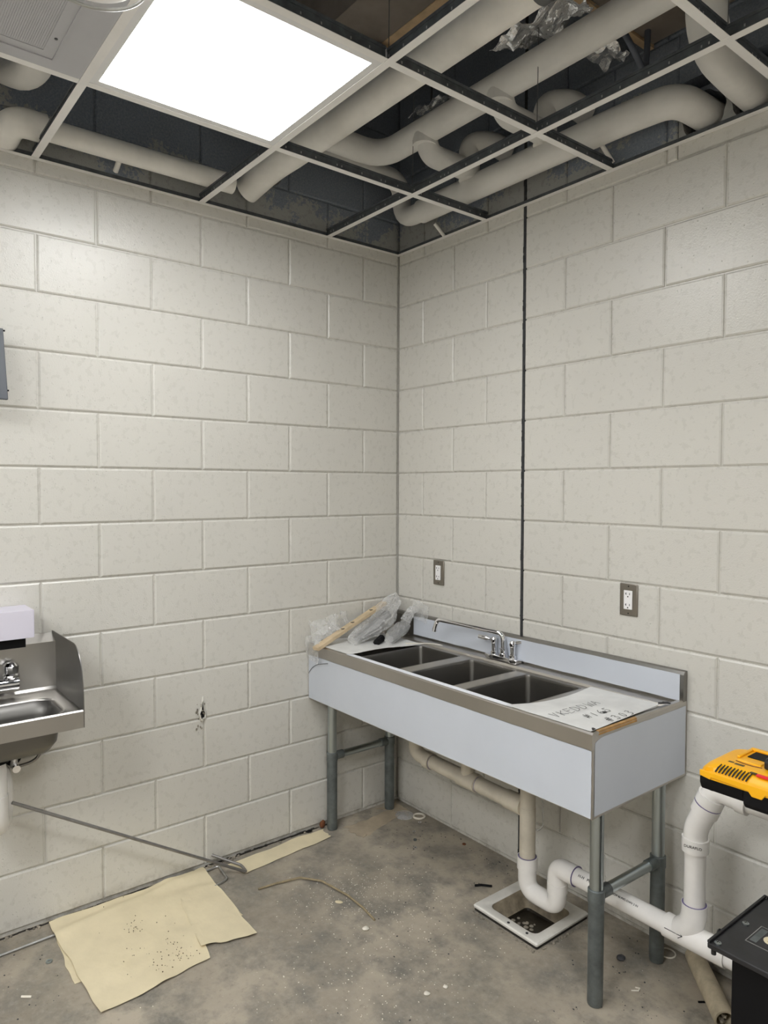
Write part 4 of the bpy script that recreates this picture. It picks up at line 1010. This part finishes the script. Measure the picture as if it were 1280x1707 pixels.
bm = bmesh.new(); lathe(bm, [(.0, .012), (.035, .010), (.045, .004), (.046, .0), (0, 0)], (0, 0, 0), 'z', 28); o = finish(bm, 'plastic_disc', 'clear_plastic', None); o.location = (.160, -.085, .001); tag(o, 'cloudy plastic disc on the floor by the rear left sink leg', 'disc')
for nm, lb, pts, r_, mt in (('tie', 'black plastic strap bit on the floor left of the floor sink', [(.790, -.255, .004), (.805, -.235, .006), (.835, -.205, .004)], .0045, 'deep_black'),
    ('tie', 'thin black strip on the floor near the old pipe stub', [(1.655, -.175, .003), (1.68, -.145, .003), (1.705, -.125, .003)], .003, 'deep_black'),
    ('tube_offcut', 'tiny white tube offcut on the floor at lower left', [(.355, -1.787, .004), (.375, -1.763, .004)], .0035, 'chip_white'),
    ('wire_bit', 'pale bent wire bit on the floor right of the front leg', [(1.500, -.290, .002), (1.515, -.275, .003), (1.512, -.262, .003), (1.50, -.268, .002)], .002, 'chip_white')):
    tag(tubo(nm, mt, None, pts, r_, 8), lb, 'scrap')
# countless crumbs
def crumbs(name, mat, label, n, areas, rr_):
    bm = bmesh.new()
    for i in range(n):
        cx_, cy_, sx, sy = rnd.choice(areas); x, y = rnd.gauss(cx_, sx), rnd.gauss(cy_, sy)
        if x < .04 or y > -.02 or (x < .62 and -1.66 < y < -1.02) or (FS[0]-.02 < x < FS[1]+.02 and FS[2]-.03 < y < FS[3]+.02): continue
        r_ = rnd.uniform(*rr_); bmesh.ops.create_icosphere(bm, subdivisions=1, radius=r_, matrix=Matrix.Translation((x, y, r_*.35)) @ Matrix.Diagonal((rnd.uniform(.7, 1.6), rnd.uniform(.7, 1.4), .5, 1)))
    o = finish(bm, name, mat, None, 0); o['kind'] = 'stuff'; tag(o, label, 'crumbs')
crumbs('paint_flecks', 'chip_white', 'white paint flecks scattered over the open floor', 900, [(1.0, -.75, .16, .14), (.62, -.62, .14, .12), (.75, -.45, .18, .12), (1.05, -1.0, .2, .15), (.8, -.9, .3, .3), (.5, -.7, .1, .1)], (.0006, .0022))
crumbs('dirt_crumbs', 'stone_dark', 'dark dirt crumbs scattered over the floor', 260, [(.9, -.6, .5, .4), (.35, -.15, .2, .08), (1.5, -.3, .15, .12), (.7, -.06, .3, .02), (.4, -1.85, .2, .1)], (.001, .003))

# ================================================================== STAND, TOOLBOX, CHARGER
st = thing('tool_stand', 'black metal stand with screwed top plate at the lower right corner', 'stand', (1.865, -.550, 0))
zt = .452
bm = bmesh.new(); poly = [(.0, .0), (.60, .0), (.60, .315), (.008, .315), (.0, .30)]
prism(bm, poly, 'z', zt-.016, zt-.002); finish(bm, 'top_plate', 'black_paint', st, 30, .003)
bm = bmesh.new()     # raised lip on the left and back edges
box(bm, 0, .007, .0, .315, zt-.002, zt+.004); box(bm, .007, .60, .309, .315, zt-.002, zt+.004); finish(bm, 'lip', 'black_plastic', st, 0, .0015)
bxo('body', 'deep_black', st, .050, .58, .022, .29, .001, zt-.016, .004)
for (x, y) in ((.016, .016), (.022, .150), (.06, .298), (.30, .012)):
    bm = bmesh.new(); lathe(bm, [(.0085, -.003), (.0085, .0005), (.005, .0022), (0, .0025)], (x+.003, y, zt), 'z', 16); o = finish(bm, 'screw', 'galvanised', st)
    bm = bmesh.new(); box(bm, x-.002, x+.008, y-.0007, y+.0007, zt+.0018, zt+.0028); box(bm, x+.0023, x+.0037, y-.005, y+.005, zt+.0018, zt+.0028); finish(bm, 'slot', 'dark_edge', o, 0)
bm = bmesh.new(); tube(bm, [(.0, .06+.010*math.cos(a), zt-.004+.010*math.sin(a)) for a in [PI*i/10 for i in range(11)]], .0018, 6); tube(bm, [(.012, .01, zt-.03), (.012, .01, zt-.014)], .006, 10); finish(bm, 'latch', 'black_plastic', st)
# badge
bx0, bx1, by0, by1 = .055, .155, .080, .170
bd = bxo('badge', 'rod_steel', st, bx0, bx1, by0, by1, zt-.002, zt-.0008)
bxo('badge_face', 'black_paint', bd, bx0+.002, bx1-.002, by0+.002, by1-.002, zt-.0008, zt-.0005)
bxo('badge_text_block', 'sleeve_steel', bd, bx0+.006, bx0+.022, by0+.010, by1-.010, zt-.0005, zt-.0003)
bm = bmesh.new(); lathe(bm, [(.019, zt-.0005), (.019, zt-.0002), (0, zt-.0002)], (bx0+.045, by0+.045, 0), 'z', 28); finish(bm, 'badge_disc', 'kraft', bd)
text_mesh('badge_letter', 'S', .036, 'rust', bd, (bx0+.045, by0+.045, zt+.0001), (1, 0, 0), (0, 0, 1), .0002)
# tool box (outside the frame at right) carrying the charger
tb = thing('tool_box', 'black tool box standing on the stand beyond the right edge', 'tool box', (2.09, -.545, zt))
bxo('case', 'black_paint', tb, 0, .33, 0, .28, -.002+.0005, .36, .01); bxo('lid', 'black_plastic', tb, -.004, .334, -.004, .284, .362, .388, .006)
bxo('latch', 'rod_steel', tb, .12, .20, -.010, -.004, .34, .378, .002)
cg = thing('battery_charger', 'yellow and black battery charger with vent slots at the right edge', 'charger', (1.862, -.600, .837))
LEN = .46
def cprof(front, back, z0, z1, c): return [(front, z0), (front, z1-c), (front+c*1.6, z1), (back-c, z1), (back, z1-c), (back, z0)]
# black lower shell
bm = bmesh.new()
prism(bm, [(.012, .008), (.024, .014), (.170, .014), (.185, .030), (.185, .042), (.003, .042), (.003, .026)], 'x', .0, .105)
prism(bm, [(.006, .0), (.180, .0), (.188, .016), (.188, .048), (-.002, .048), (-.002, .012)], 'x', .105, LEN)
finish(bm, 'lower_shell', 'deep_black', cg, 30, .004)
bm = bmesh.new()
for x in (.012, .10): lathe(bm, [(.0, .003), (.009, .003), (.010, .014)], (x+.006, .035, 0), 'z', 12)
finish(bm, 'foot', 'deep_black', cg)
# yellow upper shell: rounded loft in plan
def plan(inset, z, n=10):
    x0, x1, y0, y1 = inset-.004, LEN-inset, -.004+inset, .190-inset; r_ = .034; out = []
    for px, py, s in ((x1-.02, y1-.02, 0), (x0+r_, y1-r_, 1), (x0+r_, y0+r_, 2), (x1-.02, y0+.02, 3)):
        q = r_ if s in (1, 2) else .02
        for k in range(n+1): a = PI/2*s+PI/2*k/n; out.append((px+q*math.cos(a), py+q*math.sin(a), z))
    return out
bm = bmesh.new(); LV = [plan(.001, .042), plan(0, .050), plan(.003, .058), plan(.012, .069), plan(.024, .078), plan(.034, .081)]
R = [[bm.verts.new(p) for p in l] for l in LV]; n = len(R[0])
for A, Bq in zip(R, R[1:]):
    for k in range(n): bm.faces.new((A[k], A[(k+1) % n], Bq[(k+1) % n], Bq[k]))
bm.faces.new(R[-1]); bm.faces.new(R[0]); us = finish(bm, 'upper_shell', 'yellow_plastic', cg, 35)
# skirt drop on the front, as a separate lip shape
bm = bmesh.new(); prism(bm, [(.005, .046), (.030, .042), (.034, .048), (.118, .044), (.126, .034), (.148, .034), (.156, .046), (.30, .046), (.30, .060), (.005, .060)], 'y', -.0062, -.0020); finish(bm, 'front_lip', 'yellow_plastic', cg, 30, .0015)
# vents
for i in range(10):
    x = .040+i*.0078; bm = bmesh.new()
    p0, p1 = Vector((x, -.0005, .0632)), Vector((x+.0065, .0175, .0790)); tube(bm, [p0, p0.lerp(p1, .5)+Vector((0, -.001, .0012)), p1], [.0016, .0019, .0012], 8); finish(bm, 'vent_slot', 'slot_black', us)
# finger notch
bm = bmesh.new(); lathe(bm, [(.011, -.002), (.010, .006), (0, .007)], (.024, .004, .058), 'y', 16); finish(bm, 'finger_notch', 'yellow_plastic', us)
# docks
def dock(x):
    z = .080
    bm = bmesh.new()
    box(bm, x, x+.075, .155, .168, z, z+.007); box(bm, x, x+.008, .085, .156, z, z+.0065); box(bm, x+.067, x+.075, .085, .156, z, z+.0065); box(bm, x+.010, x+.064, .066, .086, z-.001, z+.004)
    d = finish(bm, 'battery_dock', 'yellow_plastic', us, 30, .003)
    bxo('contacts', 'deep_black', d, x+.016, x+.060,   .105, .152, z, z+.003, .001)
    bm = bmesh.new(); tube(bm, [(x+.010+.02*i, .060-.006*math.sin(PI*i/3), z+.0012) for i in range(4)], .0016, 6); finish(bm, 'groove', 'rust', d)
    bxo('print_label', 'brown_print', us, x+.000, x+.013, .040, .048, .0808, .0814); bxo('print_label', 'brown_print', us, x+.016, x+.038, .036, .046, .0808, .0814)
dock(.050); dock(.27)
bxo('red_mark', 'red_print', us, .128, .175, .010, .020, .0780, .0815); bxo('print_label', 'brown_print', us, .112, .126, .014, .022, .0795, .0813)
bm = bmesh.new(); prism(bm, [(.09, .0), (.18, .0), (.18, .018), (.16, .024), (.10, .024), (.09, .018)], 'x', 0, .07); o = finish(bm, 'battery_foot', 'black_plastic', None, 30, .004)
o.name = 'battery_pack'; o.location = (1.862+.125, -.600-.035, .837+.081+.001); tag(o, 'black battery pack clipped on the yellow charger at the frame edge', 'battery')
